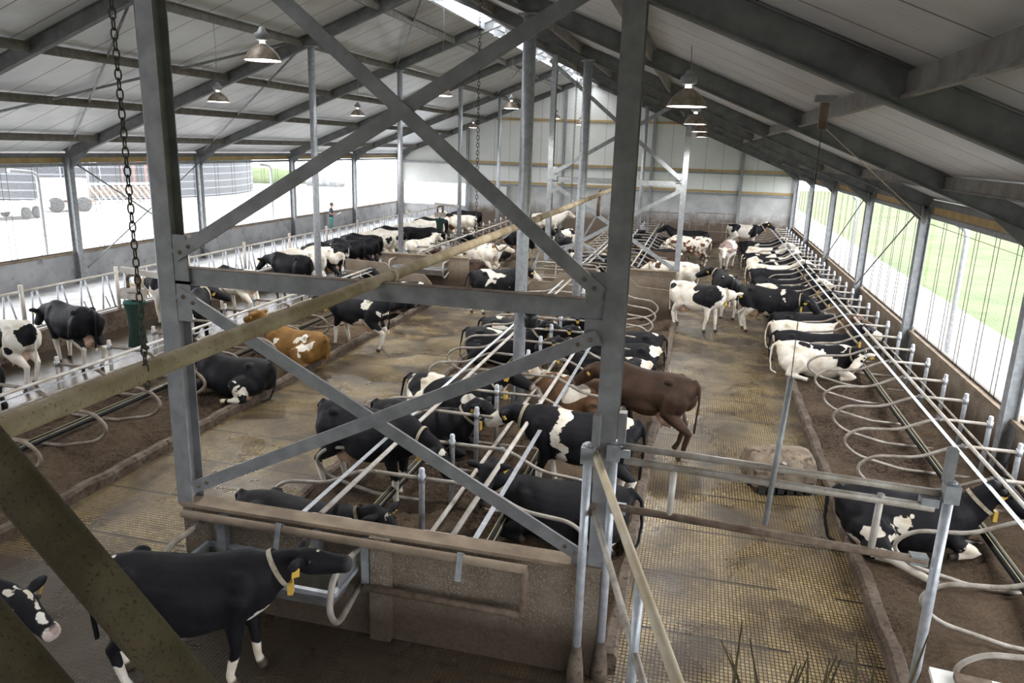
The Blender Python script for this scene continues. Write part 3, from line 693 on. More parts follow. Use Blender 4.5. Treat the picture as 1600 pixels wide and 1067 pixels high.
# hoist frame at the crossing (spider of bars)
h = thing('hoist_frame', 'spread of grey lifting bars hanging over the far middle crossing', 'hoist frame', (-3.6, 25.2, 0))
MB().tube([(.3, 0, 3.9), (.3, 0, 3.0)], .06, 10).build('mast', RUST, h)
for p, q in (((.3, 0, 3.1), (-.25, 0, 2.1)), ((-.25, 0, 2.1), (-1.6, 0, 1.7)), ((-.25, 0, 2.1), (.6, .1, 1.5)), ((-1.6, 0, 1.75), (-2.3, 0, 2.6)), ((-1.6, 0, 1.75), (-1.9, 0, 1.0)), ((-2.3, 0, 2.6), (-2.9, 0, 2.1)), ((-.25, 0, 2.1), (.2, .6, 1.8))):
    MB().bar(p, q, .06, .06).build('arm', GALV, h)
MB().tube(fillet([(-2.9, 0, 2.1), (-3.25, 0, 1.85), (-3.05, 0, 1.6), (-2.75, 0, 1.85)], .1), .03, 8).build('hook_loop', RUST, h)

# ------------------------------------------------------------------ cow brushes
def brush(x, y, zt, px, label, ln=1.05, rad=.21, text=False):
    t = thing('cow_brush', label, 'cow brush', (x, y, 0), 0, 'cow brushes')
    MB().lathe((0, 0, zt-ln), [(0, 0), (rad*.98, 0), (rad*.90, ln*.15), (rad*.72, ln*.45), (rad*.78, ln*.75), (rad*1.05, ln*.97), (rad*1.05, ln*.98)], 28, cap=False).build('bristles', BRUSHG, t)
    MB().lathe((0, 0, zt), [(rad*1.06, -.03), (rad*1.04, .015), (0, .02)], 28).build('bristle_top', BRUSHT, t)
    m = MB().box((0, 0, zt+.18), (.46, .26, .22)); mh = m.build('motor_housing', BEIGE, t)
    MB().tube([(0, 0, zt), (0, 0, zt+.1)], .05, 12).build('spindle', BLACKP, t)
    MB().tube(fillet([(-.12, 0, zt+.28), (-.12, 0, zt+.55), (.12, 0, zt+.6)], .1), .035, 10).build('spring_arm', RUST, t)
    MB().tube([(.14, 0, zt+.29), (.14, 0, zt+.62)], .05, 10).build('hanger', RUST, t)
    MB().bar((-.25, 0, zt+.68), (px-x, 0, zt+.60), .08, .12).build('support_arm', PIPEL, t)
    if text:
        lm = MB()
        for k in range(9):
            x0 = -.03+k*.024; lm.box((x0, -.131, zt+.215), (.006, .003, .026)); lm.box((x0+.007, -.131, zt+.215+(.008 if k % 2 else -.008)), (.010, .003, .007))
        lm.build('lettering', BLACKP, mh)
    return t
brush(-11.55, 13.35, 1.70, -10.84, 'green hourglass cow brush with beige motor, nearest, by the left feed lane', text=True)
brush(-11.75, 33.5, 1.80, -10.84, 'far green cow brush hanging by the left stalls before the end wall')
t = thing('brush_hub', 'tan plate with a black cup fixed to the middle pipe column', 'bracket', (-2.9, 13.05, 0))
MB().box((0, 0, 2.33), (.62, .5, .04)).build('plate', RUST, t)
MB().lathe((.08, 0, 1.98), [(0, 0), (.11, 0), (.14, .32), (0, .33)], 18).build('cup', BLACKP, t)
MB().box((-.1, .2, 2.28), (.12, .3, .1)).build('bracket_arm', GALV, t)
# ------------------------------------------------------------------ lifting gate and open gate
g = thing('lifting_gate', 'horizontal pipe gate raised across the right lane', 'gate', (0, 6.58, 0))
MB().tube([(-.50, 0, 2.50), (2.18, 0, 2.42)], .033, 12).build('top_pipe', PIPE, g)
MB().tube([(-.48, -.05, 2.38), (2.14, -.05, 2.30)], .036, 12).build('second_pipe', PIPE, g)
MB().tube([(-.50, -.05, 1.90), (2.16, -.05, 1.80)], .036, 12).build('lower_pipe', RUST, g)
for x in (-.02, 1.72): MB().tube([(x, -.05, 2.37), (x-.01, -.05, 1.86)], .03, 10).build('upright', PIPEL, g)
for x, z in ((-.5, 2.45), (-.5, 1.88), (2.1, 2.35), (2.1, 1.8)): MB().box((x, -.03, z), (.14, .1, .08)).build('hinge_clamp', GALV, g)
for x, lb, zb_ in ((-.58, 'grey gate post with roller bracket beside the front partition end', 0), (2.25, 'galvanised gate post with roller bracket on the right kerb', .1), (-.80, 'grey upright tube in front of the near right column', 0)):
    t = thing('gate_post', lb, 'gate post', (x, 6.56 if x != -.80 else 6.42, 0), 0, 'gate posts')
    MB().tube([(0, 0, zb_), (0, 0, 2.55)], .042, 14).build('post_tube', GALVL, t)
    MB().box((0, -.02, 2.45), (.12, .12, .16)).build('clamp', GALV, t)
    MB().box((-.03 if x > 0 else .06, .02, 2.68), (.07, .09, .30)).build('roller_bracket', GALVD, t)
    if x < 0: MB().lathe((0, 0, zb_), [(.09, 0), (.08, .15), (.05, .42)], 10).build('dirt_cake', KERB, t)
t = thing('pull_rod', 'thin tilted lifting rod standing over the lane with a cord above', 'lifting rod', (.81, 6.5, 1.95))
MB().tube([(0, 0, 0), (.06, 0, 1.38)], .024, 10).build('rod_tube', GALV, t)
MB().tube([(.06, 0, 1.38), (.06, .1, 3.4)], .004, 5).build('cord', CHAIN, t)
t = thing('pulley', 'rusty pulley block clamped under the nearest right rafter', 'pulley', (.87, 6.6, 5.46))
MB().box((0, 0, 0), (.06, .05, .20)).build('block_body', RUST, t); MB().box((0, 0, .13), (.16, .08, .05)).build('beam_clamp', GALVD, t)
tag(MB().tube([(.88, 6.6, 5.38), (2.9, 11, 4.35), (4.9, 13.2, 3.75)], .005, 5).build('guide_cord', DUSTY2), 'thin yellow cord running from the pulley to the right eave', 'cord')
# open gate swung towards the camera
t = thing('swing_gate', 'tan pipe gate swung open towards the camera from the partition end', 'gate', (-.74, 6.45, 0))
def e2(z, a=1.0): return (V(.92, -3.2, 0)*a)+V(0, 0, z)
MB().tube([(0, 0, 2.45), e2(2.45, 1.05)], .036, 14).build('top_bar', DUSTY2, t)
MB().tube([(.02, 0, 1.88), e2(1.88, .88)], .028, 12).build('bottom_bar', PIPE, t)
MB().tube([e2(2.42, .62), e2(1.2, .62)], .033, 12).build('upright', GALVL, t)
MB().box((0, 0, 2.42), (.1, .1, .1)).build('hinge', RUST, t); MB().box((0, 0, 1.88), (.1, .1, .08)).build('hinge', RUST, t)

# railing pipes of the viewing platform, right by the camera
d1 = V(-1.0654, .9064, 4.6084); d2 = V(-.7734, .9243, 4.2570); dd = (d2-d1).normalized(); e1 = V(-1.0563, .7947, 4.4411); e2_ = V(-.9513, .8017, 4.3119); ee = (e2_-e1).normalized()
t = thing('platform_railing', 'thick dark dust-covered slanting pipes close to the camera', 'railing')
MB().tube([d1-dd*1.2, d2+dd*1.0], .038, 24).build('upper_pipe', DUSTD, t)
MB().tube([e1-ee*1.0, e2_+ee*1.0], .042, 24).build('lower_pipe', DUSTD, t)
# dry stalks on the ledge under the camera
m = MB(); rs = random.Random(5)
for i in range(34):
    base = V(0, 0, H)+f*1.15+r_*(.34+rs.random()*.26)-u_*(.60+rs.random()*.05); tip = base+u_*(.05+rs.random()*.14)+r_*rs.uniform(-.10, .08)+f*rs.uniform(-.05, .05)
    mid = (base+tip)/2+r_*rs.uniform(-.015, .015); m.tube([base, mid, tip], .003, 5, rs=[.004, .003, .001])
tag(m.build('dry_stalks', HAY), 'clump of dry hay stalks at the bottom edge close to the camera', 'hay', None, 'stuff')
struct(MB().box(tuple(V(0, 0, H)+f*1.15+r_*.47-u_*.74), (.5, .25, .05)).build('trim_60', WOODD))

# ------------------------------------------------------------------ manure robot
t = thing('manure_robot', 'dirt-caked rounded manure robot on the right lane floor', 'manure robot', (1.57, 11.95, 0), R(16))
m = MB(); n = 14; prof = []
for k in range(n+1):
    a = pi*k/n; prof.append((.40*cos(a)*(1 if abs(cos(a)) < .9 else 1), .26+.36*sin(a)**.8))
vs = []; xs = [-.50, -.47, -.40, 0, .40, .47, .50]; sc = [.86, .95, 1, 1.02, 1, .95, .86]
for x, s in zip(xs, sc): vs += [(x, py*s, .12+(pz-.12)*s) for py, pz in [(.40, .12)]+prof+[(-.40, .12)]]
k = len(prof)+2; m.add(vs, [(i*k+j, i*k+j+1, (i+1)*k+j+1, (i+1)*k+j) for i in range(len(xs)-1) for j in range(k-1)]+[tuple(range(k)), tuple((len(xs)-1)*k+j for j in range(k))], True)
m.build('hood', mottled('caked_hood', (.14, .105, .075), (.27, .215, .16), 4, .8, 0, .3, .7, c3=(.06, .045, .03), s3=7, t3=.56), t)
MB().box((0, 0, .11), (.9, .72, .14)).build('chassis', RUST, t)
for j in range(6): MB().box((-.38+j*.15, -.41, .11), (.10, .04, .17+.02*(j % 2))).build('rubber_flap', TYRE, t)
for x in (-.43, .43): MB().lathe((x, 0, .13), [(0, -.05), (.13, -.05), (.13, .05), (0, .05)], 18, 'x').build('wheel', TYRE, t)
MB().sphere((-.06, -.36, .50), .04).build('sensor_cap', STEEL, t)
# white box at the lower right
t = thing('mineral_box', 'dirty white plastic box among the right stalls at the bottom corner', 'box', (3.0, 6.5, .1), R(-6))
MB().box((0, 0, .22), (1.1, .5, .40)).build('tub', mottled('white_dirty', (.48, .44, .40), (.62, .60, .57), 5, .6, 0, .3, .1, c3=(.10, .07, .05), s3=12, t3=.55), t)
MB().box((0, 0, .45), (1.16, .56, .05)).build('lid', WHITEP, t)
MB().box((-.25, .1, .50), (.3, .2, .06)).build('latch_cover', RUST, t)

# electrics and pens at the far end
tag(MB().box((-12.4, Y1-.2, 2.2), (.7, .25, 1.0)).build('control_cabinet', WHITEP), 'small white control cabinet on the far wall behind the white cow', 'cabinet')
def pen(x, y, rz, label, L=2.2, hgt=1.25, n=5):
    t = thing('tube_gate', label, 'gate', (x, y, 0), rz, 'tubular gates')
    MB().tube(fillet([(0, 0, 0), (0, 0, hgt), (L, 0, hgt), (L, 0, 0)], .15), .025, 8).build('outer_frame', PIPE, t)
    for k in range(1, n): MB().tube([(0, 0, .1+k*(hgt-.1)/n), (L, 0, .1+k*(hgt-.1)/n)], .018, 8).build('cross_tube', PIPE, t)
    for k in (1, 2): MB().tube([(L*k/3, 0, .2), (L*k/3, 0, hgt)], .018, 8).build('bar', PIPE, t)
pen(-5.5, 25.9, 0, 'tubular gate across the middle crossing, left half'); pen(-4.9, 23.9, R(4), 'tubular gate before the middle crossing', 2.0, 1.05, 4)
pen(-3.3, 25.7, 0, 'tubular gate across the middle crossing beside the partition', 1.0)
pen(-4.6, 46.6, 0, 'long rail gate against the far wall in the middle', 4.0, 1.6, 3); pen(-.2, 46.6, 0, 'long rail gate against the far wall on the right', 2.3, 1.7, 3)

# ------------------------------------------------------------------ outside
struct(MB().box((-70, 30, -.25), (101, 200, .3)).build('ground_yard', GRAVEL))
g_ = grid(9.0, 90, -40, 120, 40, 40, lambda x, y: -.1+.02*(x-9)+.35*sin(x*.3)*sin(y*.2)*min(1, (x-9)/10)); struct(g_.build('ground_meadow', GRASS))
struct(MB().box((7.35, 30, .02), (3.4, 150, .3)).build('ground_strip', SHEET))
def tank():
    n = 64; m = MB(); Rr = 17; hh = 7.0; c = V(-60.5, 63, 0)
    m.lathe(c, [(Rr, 0), (Rr, 2.2), (Rr*.995, hh)], n, cap=False)
    o = tag(m.build('slurry_tank', TANKM), 'huge round dark slurry tank with pale boards outside beyond the left windows', 'tank')
    MB().lathe(c, [(Rr+.15, hh-.9), (Rr+.15, hh), (0, hh+3)], n, cap=False).build('tarpaulin_cover', plain('dark_tarp', (.03, .034, .042), .5), o)
tank()
# trailers and racks in the yard
def wheel(m, x, y, z, r): m.lathe((x, y, z), [(0, -.1), (r*.55, -.1), (r, -.09), (r, .09), (r*.55, .1), (0, .1)], 18, 'x'); return m
def yard(name, label, cat, px, rz=0): return thing(name, label, cat, px, rz, None)
t = yard('car_trailer', 'low silver twin-axle trailer parked outside the left windows', 'trailer', (-41.2, 38.0, -.1), R(100))
MB().box((0, 0, .75), (4.6, 1.9, .35)).build('deck', WHITE, t)
for x in (-.1, .85):
    for y in (-1.05, 1.05): MB().lathe((x, y, .36), [(0, -.1), (.2, -.1), (.36, -.09), (.36, .09), (.2, .1), (0, .1)], 18, 'y').build('wheel', TYRE, t)
MB().box((.4, -1.05, .8), (2.0, .3, .08)).build('mudguard', GALVL, t); MB().box((2.9, 0, .55), (1.4, .1, .1)).build('drawbar', GALV, t)
t = yard('box_trailer', 'white box cart with tall sides in the yard outside', 'trailer', (-42.5, 43.5, -.1), R(60))
MB().box((0, 0, 1.5), (2.6, 1.7, 1.4)).build('box_body', WHITE, t); MB().box((0, 0, .7), (3.4, 1.5, .15)).build('chassis', RUST, t)
for x in (-.8, .9): MB().lathe((x, -.95, .5), [(0, -.12), (.25, -.12), (.5, -.1), (.5, .1), (0, .12)], 18, 'y').build('wheel', TYRE, t)
t = yard('gate_stack', 'stack of white slanted tubular gates lying in the yard outside', 'gates', (-43.5, 51, -.1), R(60))
for k in range(14): MB().tube([(-3+k*.42, 0, 1.5), (-2.3+k*.42, -.9, 0)], .05, 6).build('slanted_bar', WHITE, t)
MB().tube([(-3.1, 0, 1.5), (2.8, 0, 1.5)], .07, 6).build('long_rail', WHITE, t); MB().tube([(-2.4, -.9, .05), (3.4, -.9, .05)], .06, 6).build('long_rail', WHITE, t)
MB().box((0, .6, .9), (5.5, .8, .7)).build('flat_cart', RUST, t)
for k, (x, y, c) in enumerate(((-46.0, 53.2, 'red'), (-46.5, 47.5, 'silver'))):
    t = yard('hoop_rack', '%s tubular hoop rack standing in the yard before the tank' % c, 'rack', (x, y, 0), R(45))
    for d in (0, .9, 1.8): MB().tube(fillet([(d, 0, 0), (d, 0, 3.0), (d+.8, .0, 3.0), (d+.8, 0, 0)], .3), .028, 6).build('hoop', REDP if c == 'red' else GALVL, t)
t = tag(MB().sphere((0, 0, 0), 1.0, 14, (2.6, 1.6, .9)).build('wrapped_heap', ROCK, None, (-44, 84, .3)), 'dark tarpaulin-covered heap far outside the left windows', 'heap')
tag(MB().sphere((0, 0, 0), 1.0, 16, (9, 6, 1.6)).build('grassy_mound', GRASS, None, (-56, 88, 0)), 'low grassy mound far outside beyond the heap', 'mound')
struct(MB().box((-27, 40, .02), (.5, 120, .28)).build('ground_kerb', CONC))
def hose(x, y, z, s, label):
    t = thing('downpipe', label, 'downpipe', (x, y, 0), 0, 'bent pipes outside the windows')
    MB().tube(fillet([(0, 0, -.1), (0, 0, z), (0, -s*1.0, z+.1)], .25), .06, 12).build('bent_tube', GALVL, t)
hose(XL-.6, 19.6, 3.9, 1, 'bent grey downpipe outside the left window near the third frame'); hose(XL-.6, 32.9, 3.9, 1, 'bent grey downpipe outside the left window near the fifth frame')
hose(XR+.7, 19.4, 3.6, -1, 'bent pipe outside the right window beyond the second column'); hose(XR+.7, 32.6, 3.5, -1, 'bent pipe outside the right window near the fifth frame')

# ------------------------------------------------------------------ cows
def ring_loft(m, rings, n=18):
    """rings: (centre Vector, side Vector*halfwidth, up Vector*halfheight)"""
    vs = []
    for c, sd, up in rings:
        for j in range(n):
            a = 2*pi*j/n; ca, sa = cos(a), sin(a)
            k = 1-.18*max(0, ca)**2
            vs.append(c+sd*(sa*k)+up*ca)
    K = len(rings); m.add(vs, [(i*n+j, i*n+(j+1) % n, (i+1)*n+(j+1) % n, (i+1)*n+j) for i in range(K-1) for j in range(n)]+[tuple(range(n))[::-1], tuple((K-1)*n+j for j in range(n))], True)
def limb(m, pts, rs, n=10):
    P = [V(p) for p in pts]; R_ = []; Q = []
    for i in range(len(P)-1):
        for k in range(4):
            t = k/4; Q.append(P[i].lerp(P[i+1], t)); R_.append(rs[i]*(1-t)+rs[i+1]*t)
    Q.append(P[-1]); R_.append(rs[-1]); m.tube(Q, .1, n, rs=R_)
    m.sphere(P[0], rs[0], 10)
TOR = [(-.90, 1.33, 1.13, .09), (-.84, 1.36, .98, .19), (-.70, 1.40, .82, .26), (-.50, 1.43, .74, .29), (-.28, 1.41, .66, .32), (-.02, 1.38, .60, .355), (.22, 1.39, .60, .35), (.42, 1.42, .64, .29), (.58, 1.44, .70, .25), (.72, 1.41, .80, .20), (.82, 1.36, .90, .15)]
CACHE = {}
def cow_mesh(key, pose, poll, nose, vox, side=1, legk=0, tail=0, tuck=0):
    if key in CACHE: return CACHE[key]
    m = MB(); dz = 0 if pose == 'stand' else -.63; roll = 0 if pose == 'stand' else .10*side
    def T(p):
        x, y, z = p
        if pose == 'lie': z += dz; y += -roll*(z-.3)
        return V(x, y, z)
    w = 1.0 if pose == 'stand' else 1.12
    rings = []
    for x, zt, zb, hw in TOR:
        c = T((x, 0, (zt+zb)/2)); rings.append((c, V(0, hw*w, 0), V(0, -roll*(zt-zb)/2, (zt-zb)/2)))
    ring_loft(m, rings, 22)
    for s in (-1, 1):
        m.sphere(T((-.50, s*.215, 1.325)), .075, 10, (1.3, .9, .8)); m.sphere(T((-.80, s*.10, 1.27)), .065, 8, (1.3, .9, .9)); m.sphere(T((.52, s*.16, 1.08)), .19, 12, (1, .7, 1.35)); m.sphere(T((-.62, s*.17, 1.02)), .24, 12, (1, .7, 1.2))
    m.sphere(T((.0, 0, .84)), .33, 14, (1.35, 1.12, .8))
    poll = V(poll); nose = V(nose)
    a = T((.66, 0, 1.12)); b = a.lerp(poll, .5)+V(0, 0, .02)
    hd = (nose-poll).normalized()
    def fr(d): 
        sd = d.cross(V(0, 0, 1)); sd = sd.normalized() if sd.length > .1 else V(0, 1, 0); return sd, sd.cross(d)
    ns = []; npts = [(a-V(.12, 0, -.02), .20, .30), (a, .17, .28), (b, .115, .20), (poll-hd*.04, .095, .125), (poll+hd*.06, .09, .11)]
    for i, (p, hw, hh) in enumerate(npts):
        d = (npts[min(i+1, 4)][0]-npts[max(i-1, 0)][0]).normalized(); sd, up = fr(d); ns.append((p, sd*hw, up*hh))
    ring_loft(m, ns, 16)
    L = .50; sd, up = fr(hd); hr = []
    for t, hw, hh, dzz in ((-.05, .085, .10, 0), (.05, .118, .13, 0), (.25, .125, .14, -.01), (.45, .10, .125, -.012), (.65, .082, .112, -.012), (.82, .078, .10, -.006), (.95, .084, .092, -.004), (1.04, .062, .065, -.004)):
        hr.append((poll+hd*(t*L)+up*dzz, sd*hw, up*hh))
    ring_loft(m, hr, 16)
    ears = []
    for s in (-1, 1):
        e0 = poll+sd*(s*.10)+up*.04+hd*.02; e1 = e0+sd*(s*.21)-hd*.04+up*.01
        m.tube([e0, e0.lerp(e1, .35), e0.lerp(e1, .7), e1], .05, 8, rs=[.03, .058, .05, .02]); ears.append(e0.lerp(e1, .62))
        m.sphere(poll+hd*(.24*L)+sd*(s*.10)+up*.045, .032, 8, (1, .8, .8))
    hoofs = []; ud = []
    if pose == 'stand':
        lk = [0, .10, -.08, .16][legk]
        for s in (-1, 1):
            q = lk*s
            limb(m, [(.52, s*.17, 1.02), (.46, s*.18, .78), (.50+q*.5, s*.165, .46), (.47+q, s*.16, .14), (.51+q, s*.16, .045), (.53+q, s*.16, .01)], [.16, .105, .062, .043, .056, .062])
            m.sphere((.50+q*.5, s*.165, .44), .066, 8); hoofs.append(V(.52+q, s*.16, .03))
            q = -lk*s*.8
            limb(m, [(-.60, s*.18, 1.05), (-.47+q*.3, s*.22, .78), (-.78+q, s*.19, .50), (-.70+q, s*.18, .15), (-.64+q, s*.18, .045), (-.62+q, s*.18, .01)], [.22, .145, .062, .043, .055, .062])
            m.sphere((-.79+q, s*.19, .50), .062, 8); hoofs.append(V(-.64+q, s*.18, .03))
        uc = V(-.42, 0, .62); m.sphere(uc, .17, 12, (1.25, 1, .95)); ud.append((uc, .235))
        for dx in (-.09, .08):
            for s in (-1, 1): m.tube([uc+V(dx, s*.08, -.10), uc+V(dx, s*.08, -.20)], .02, 6); ud.append((uc+V(dx, s*.08, -.18), .06))
        if tail == 0: tp = [(-.86, 0, 1.36), (-.95, .01, 1.28), (-.97, .02, 1.0), (-.95, .03, .72), (-.93, .03, .46)]
        elif tail == 1: tp = [(-.86, 0, 1.36), (-.97, .02, 1.27), (-1.05, .06, 1.0), (-1.10, .14, .76), (-1.24, .20, .55)]
        limb(m, tp, [.045, .035, .026, .028, .032], 8)
    else:
        for s in (-1, 1):
            limb(m, [T((.50, s*.17, .98)), (.56, s*.27, .22), (.86, s*.22, .10), (.58, s*.30, .055), (.48, s*.31, .05)], [.15, .10, .068, .046, .05]); hoofs.append(V(.47, s*.31, .05))
        s = side
        limb(m, [T((-.58, s*.15, .98)), (-.38, s*.44, .34), (-.62, s*.52, .10), (-.28, s*.62, .07), (-.14, s*.64, .05)], [.24, .17, .075, .05, .055]); hoofs.append(V(-.12, s*.64, .05))
        m.sphere((-.48, s*.28, .30), .27, 12, (1.15, .9, .9))
        if tuck: limb(m, [(-.50, s*.40, .30), (-.35, s*.72, .18), (.02, s*1.0, .07), (.16, s*1.10, .05)], [.16, .09, .05, .055]); hoofs.append(V(.18, s*1.11, .05))
        s = -side; limb(m, [T((-.58, s*.15, .95)), (-.42, s*.34, .26), (-.30, s*.30, .10)], [.22, .16, .08])
        m.sphere((-.42, s*.30, .24), .22, 10, (1.2, .8, .9))
        uc = V(-.50, side*.34, .13); m.sphere(uc, .13, 10, (1.3, 1, .8)); ud.append((uc, .17))
        limb(m, [T((-.86, 0, 1.36)), (-1.0, .03, .62), (-1.02, .08*side, .3), (-.98, .2*side, .08), (-.86, .33*side, .05)], [.045, .035, .028, .028, .03], 8)
    ob = m.build('tmp', None); md = ob.modifiers.new('r', 'REMESH'); md.mode = 'VOXEL'; md.voxel_size = vox; md.use_smooth_shade = True
    sm = ob.modifiers.new('s', 'SMOOTH'); sm.factor = .5; sm.iterations = max(3, int(.16/vox))
    dg = bpy.context.evaluated_depsgraph_get(); me = bpy.data.meshes.new_from_object(ob.evaluated_get(dg)); me.name = 'cow_body'
    bpy.data.objects.remove(ob)
    n = len(me.vertices); P = np.empty(n*3, np.float32); me.vertices.foreach_get('co', P); P = P.reshape(-1, 3)
    Z = np.zeros((n, 4), np.float32); Z[:, 3] = 1
    for c, r in ud: Z[:, 0] = np.maximum(Z[:, 0], np.clip((r-np.linalg.norm(P-np.array(c), axis=1))/.04+.5, 0, 1)*.9)
    for c in hoofs: Z[:, 1] = np.maximum(Z[:, 1], np.clip((.085-np.linalg.norm(P-np.array(c), axis=1))/.02+.5, 0, 1))
    nc = np.array(poll+hd*(L*1.0)); Z[:, 2] = np.clip((.085-np.linalg.norm(P-nc, axis=1))/.03+.5, 0, 1)*.8
    at = me.color_attributes.new('zone', 'FLOAT_COLOR', 'POINT'); at.data.foreach_set('color', Z.ravel())
    me.polygons.foreach_set('use_smooth', [True]*len(me.polygons))
    info = dict(me=me, poll=poll, hd=hd, sd=sd, up=up, ears=ears, neck=(b, (poll-a).normalized()), L=L)
    # shared meshes of the small parts
    def mesh_of(mb, nm, mt):
        o = mb.build(nm, mt); q = o.data; bpy.data.objects.remove(o); return q
    nd = info['neck'][1]; s2, u2 = fr(nd); pts = [b+s2*(.142*sin(2*pi*k/20))+u2*(.215*cos(2*pi*k/20)) for k in range(20)]
    mc = MB(); vs = []
    for p in pts: vs += [p-nd*.025, p+nd*.025]
    mc.add(vs, [(2*k, 2*k+1, (2*k+3) % 40, (2*k+2) % 40) for k in range(20)], True); info['collar'] = mesh_of(mc, 'collar', STRAP)
    info['ctag'] = mesh_of(MB().box(b-u2*.25+s2*.0, (.05, .09, .14)), 'collar_tag', YEL)
    info['etag'] = [mesh_of(MB().box(e-up*.06+hd*.03, (.016, .075, .085), Matrix(((hd+sd*k).normalized(), (sd-hd*k).normalized(), up)).transposed()), 'ear_tag', YEL) for e, k in zip(ears, (-1.3, 1.3))]
    info['eye'] = [mesh_of(MB().sphere(poll+hd*(.25*L)+sd*(s*.118)+up*.05, .022, 8), 'eye', EYE) for s in (-1, 1)]
    CACHE[key] = info; return info
def cow(label, x, y, head, pose='stand', poll=None, nose=None, mat=None, vox=.03, side=1, key=None, legk=0, tail=0, z=None, sc=1.0, parts=True, cat='cow', grp='cows', collar=True, tuck=0):
    if poll is None:
        poll = (1.18, 0, 1.50) if pose == 'stand' else (1.15, 0, .98)
        nose = (1.62, 0, 1.22) if pose == 'stand' else (1.62, 0, .78)
    key = key or (pose, tuple(poll), tuple(nose), vox, side, legk, tail, tuck)
    c = cow_mesh(key, pose, poll, nose, vox, side, legk, tail, tuck)
    t = thing('cow', label, cat, (x, y, (0 if pose == 'stand' else .12) if z is None else z), R(head), grp); t.scale = (sc, sc, sc)
    def ch(me, nm, mt=None):
        o = bpy.data.objects.new(nm, me); COL.objects.link(o); o.parent = t
        if mt is not None:
            if not me.materials: me.materials.append(mt)
            o.material_slots[0].link = 'OBJECT'; o.material_slots[0].material = mt
        return o
    ch(c['me'], 'body', mat)
    if parts:
        if collar: ch(c['collar'], 'collar'); ch(c['ctag'], 'collar_tag')
        for e in c['etag']: ch(e, 'ear_tag')
        for e in c['eye']: ch(e, 'eye')
    return t
K0 = dict(bias=-3)
BR = (.16, .085, .025); DB = (.045, .026, .018)
def blk(nm, **k): return hide(nm, bias=-3, **dict(dict(muz=(.05, .045, .045)), **k))
def sp(nm, seed, bias=0, **k): return hide(nm, bias=bias, seed=seed, **k)

# near cows
cow('big black cow standing at the front trough, white patch on rump and forehead', -4.38, 5.42, 19, poll=(1.05, .05, 1.30), nose=(1.50, .02, 1.26), sc=.97, legk=1,
    mat=blk('coat_front_black', seed=1, white=[(-.72, .0, 1.46, .12), (.72, -.1, .72, .20), (1.22, 0, 1.40, .08), (.05, 0, .56, .10), (-.15, 0, .56, .12), (-.35, 0, .6, .13), (1.52, 0, 1.36, .05)], legs=.38), vox=.017)
cow('black cow with white blazed face looking in at the lower left edge', -6.72, 4.55, 3, poll=(1.22, -.02, 1.20), nose=(1.64, -.10, .98), mat=blk('coat_blaze', seed=2, white=[(1.26, -.01, 1.34, .10), (1.36, -.03, 1.27, .10), (1.46, -.05, 1.20, .09), (1.56, -.07, 1.12, .11), (1.66, -.09, 1.0, .14), (1.50, -.16, .98, .07)], muz=(.45, .33, .29), legs=.3), vox=.018)
cow('black cow standing in the middle stalls, small white spot at its tail head', -4.42, 9.60, -12, poll=(1.16, -.05, 1.02), nose=(1.42, -.10, .66), mat=blk('coat_black_spot', seed=3, white=[(-.74, .05, 1.46, .13), (1.30, 0, 1.02, .09)], legs=.50), legk=2, vox=.02)
cow('black cow lying in the middle stalls with white forehead mark and yellow tag', -4.22, 11.25, -6, 'lie', poll=(1.05, -.02, .92), nose=(1.45, -.10, .72), mat=blk('coat_black_lying', seed=4, white=[(1.25, -.02, .95, .06)]), vox=.022, z=.16)
cow('cow with narrow white blaze lying just behind the front partition', -4.42, 7.62, -4, 'lie', poll=(1.05, 0, .74), nose=(1.42, -.12, .50), mat=blk('coat_narrow_blaze', seed=5, white=[(1.20, -.05, .80, .06), (1.30, -.09, .74, .065), (1.40, -.12, .64, .07)]), vox=.022)
cow('black and white cow standing in the middle stalls with white face and girdle', -1.45, 10.45, 176, poll=(1.10, -.08, 1.22), nose=(1.50, -.12, .96), mat=blk('coat_girdle', seed=6, white=[(.22, 0, 1.38, .17), (.24, 0, 1.2, .13), (.26, 0, 1.05, .13), (.24, 0, .9, .13), (.20, 0, .72, .15), (-.62, .0, 1.42, .18), (1.40, 0, 1.03, .26), (-.35, 0, .45, .30)], black=[(1.0, 0, 1.2, .13)], legs=.55), legk=1, vox=.02)
cow('black cow lying in the middle stalls, head turned round beside the white cord', -1.40, 9.05, 186, 'lie', poll=(1.0, .20, 1.0), nose=(1.02, .50, .62), mat=blk('coat_black_turned', seed=7, white=[(-.5, .4, .1, .25), (.50, .3, .05, .12)]), vox=.022, side=1)
cow('big dark brown cow stepping into the middle stalls from the right lane', -.62, 12.96, 155, poll=(1.10, .05, 1.18), nose=(1.44, .1, .88), mat=hide('coat_brown', bias=-3, seed=8, dark=(.036, .021, .014), white=[(-.30, -.1, .72, .14), (-.66, .16, .05, .16)]), legk=3, vox=.02, sc=1.02)
cow('black and white cow lying in the left side of the middle stalls', -4.25, 12.85, -5, 'lie', mat=sp('coat_gg', 11, .1, scale=1.9), vox=.025, side=-1, z=.15)
cow('brown and white cow lying in the right side of the middle stalls', -1.95, 13.75, 174, 'lie', poll=(1.0, .1, .84), nose=(1.35, .2, .55), mat=hide('coat_ii', bias=.4, seed=12, dark=(.10, .055, .03), scale=1.6), vox=.028)
cow('black cow lying beyond the brown and white one in the middle stalls', -1.62, 15.50, 178, 'lie', mat=blk('coat_jj', seed=13, white=[(-.85, 0, .75, .20), (-.45, 0, .9, .16)]), vox=.03)
cow('black cow with white rump patch lying behind the near right column', -1.50, 16.75, 180, 'lie', mat=blk('coat_kk', seed=14, white=[(-.80, .0, .72, .18), (.3, 0, .9, .12)]), vox=.03)
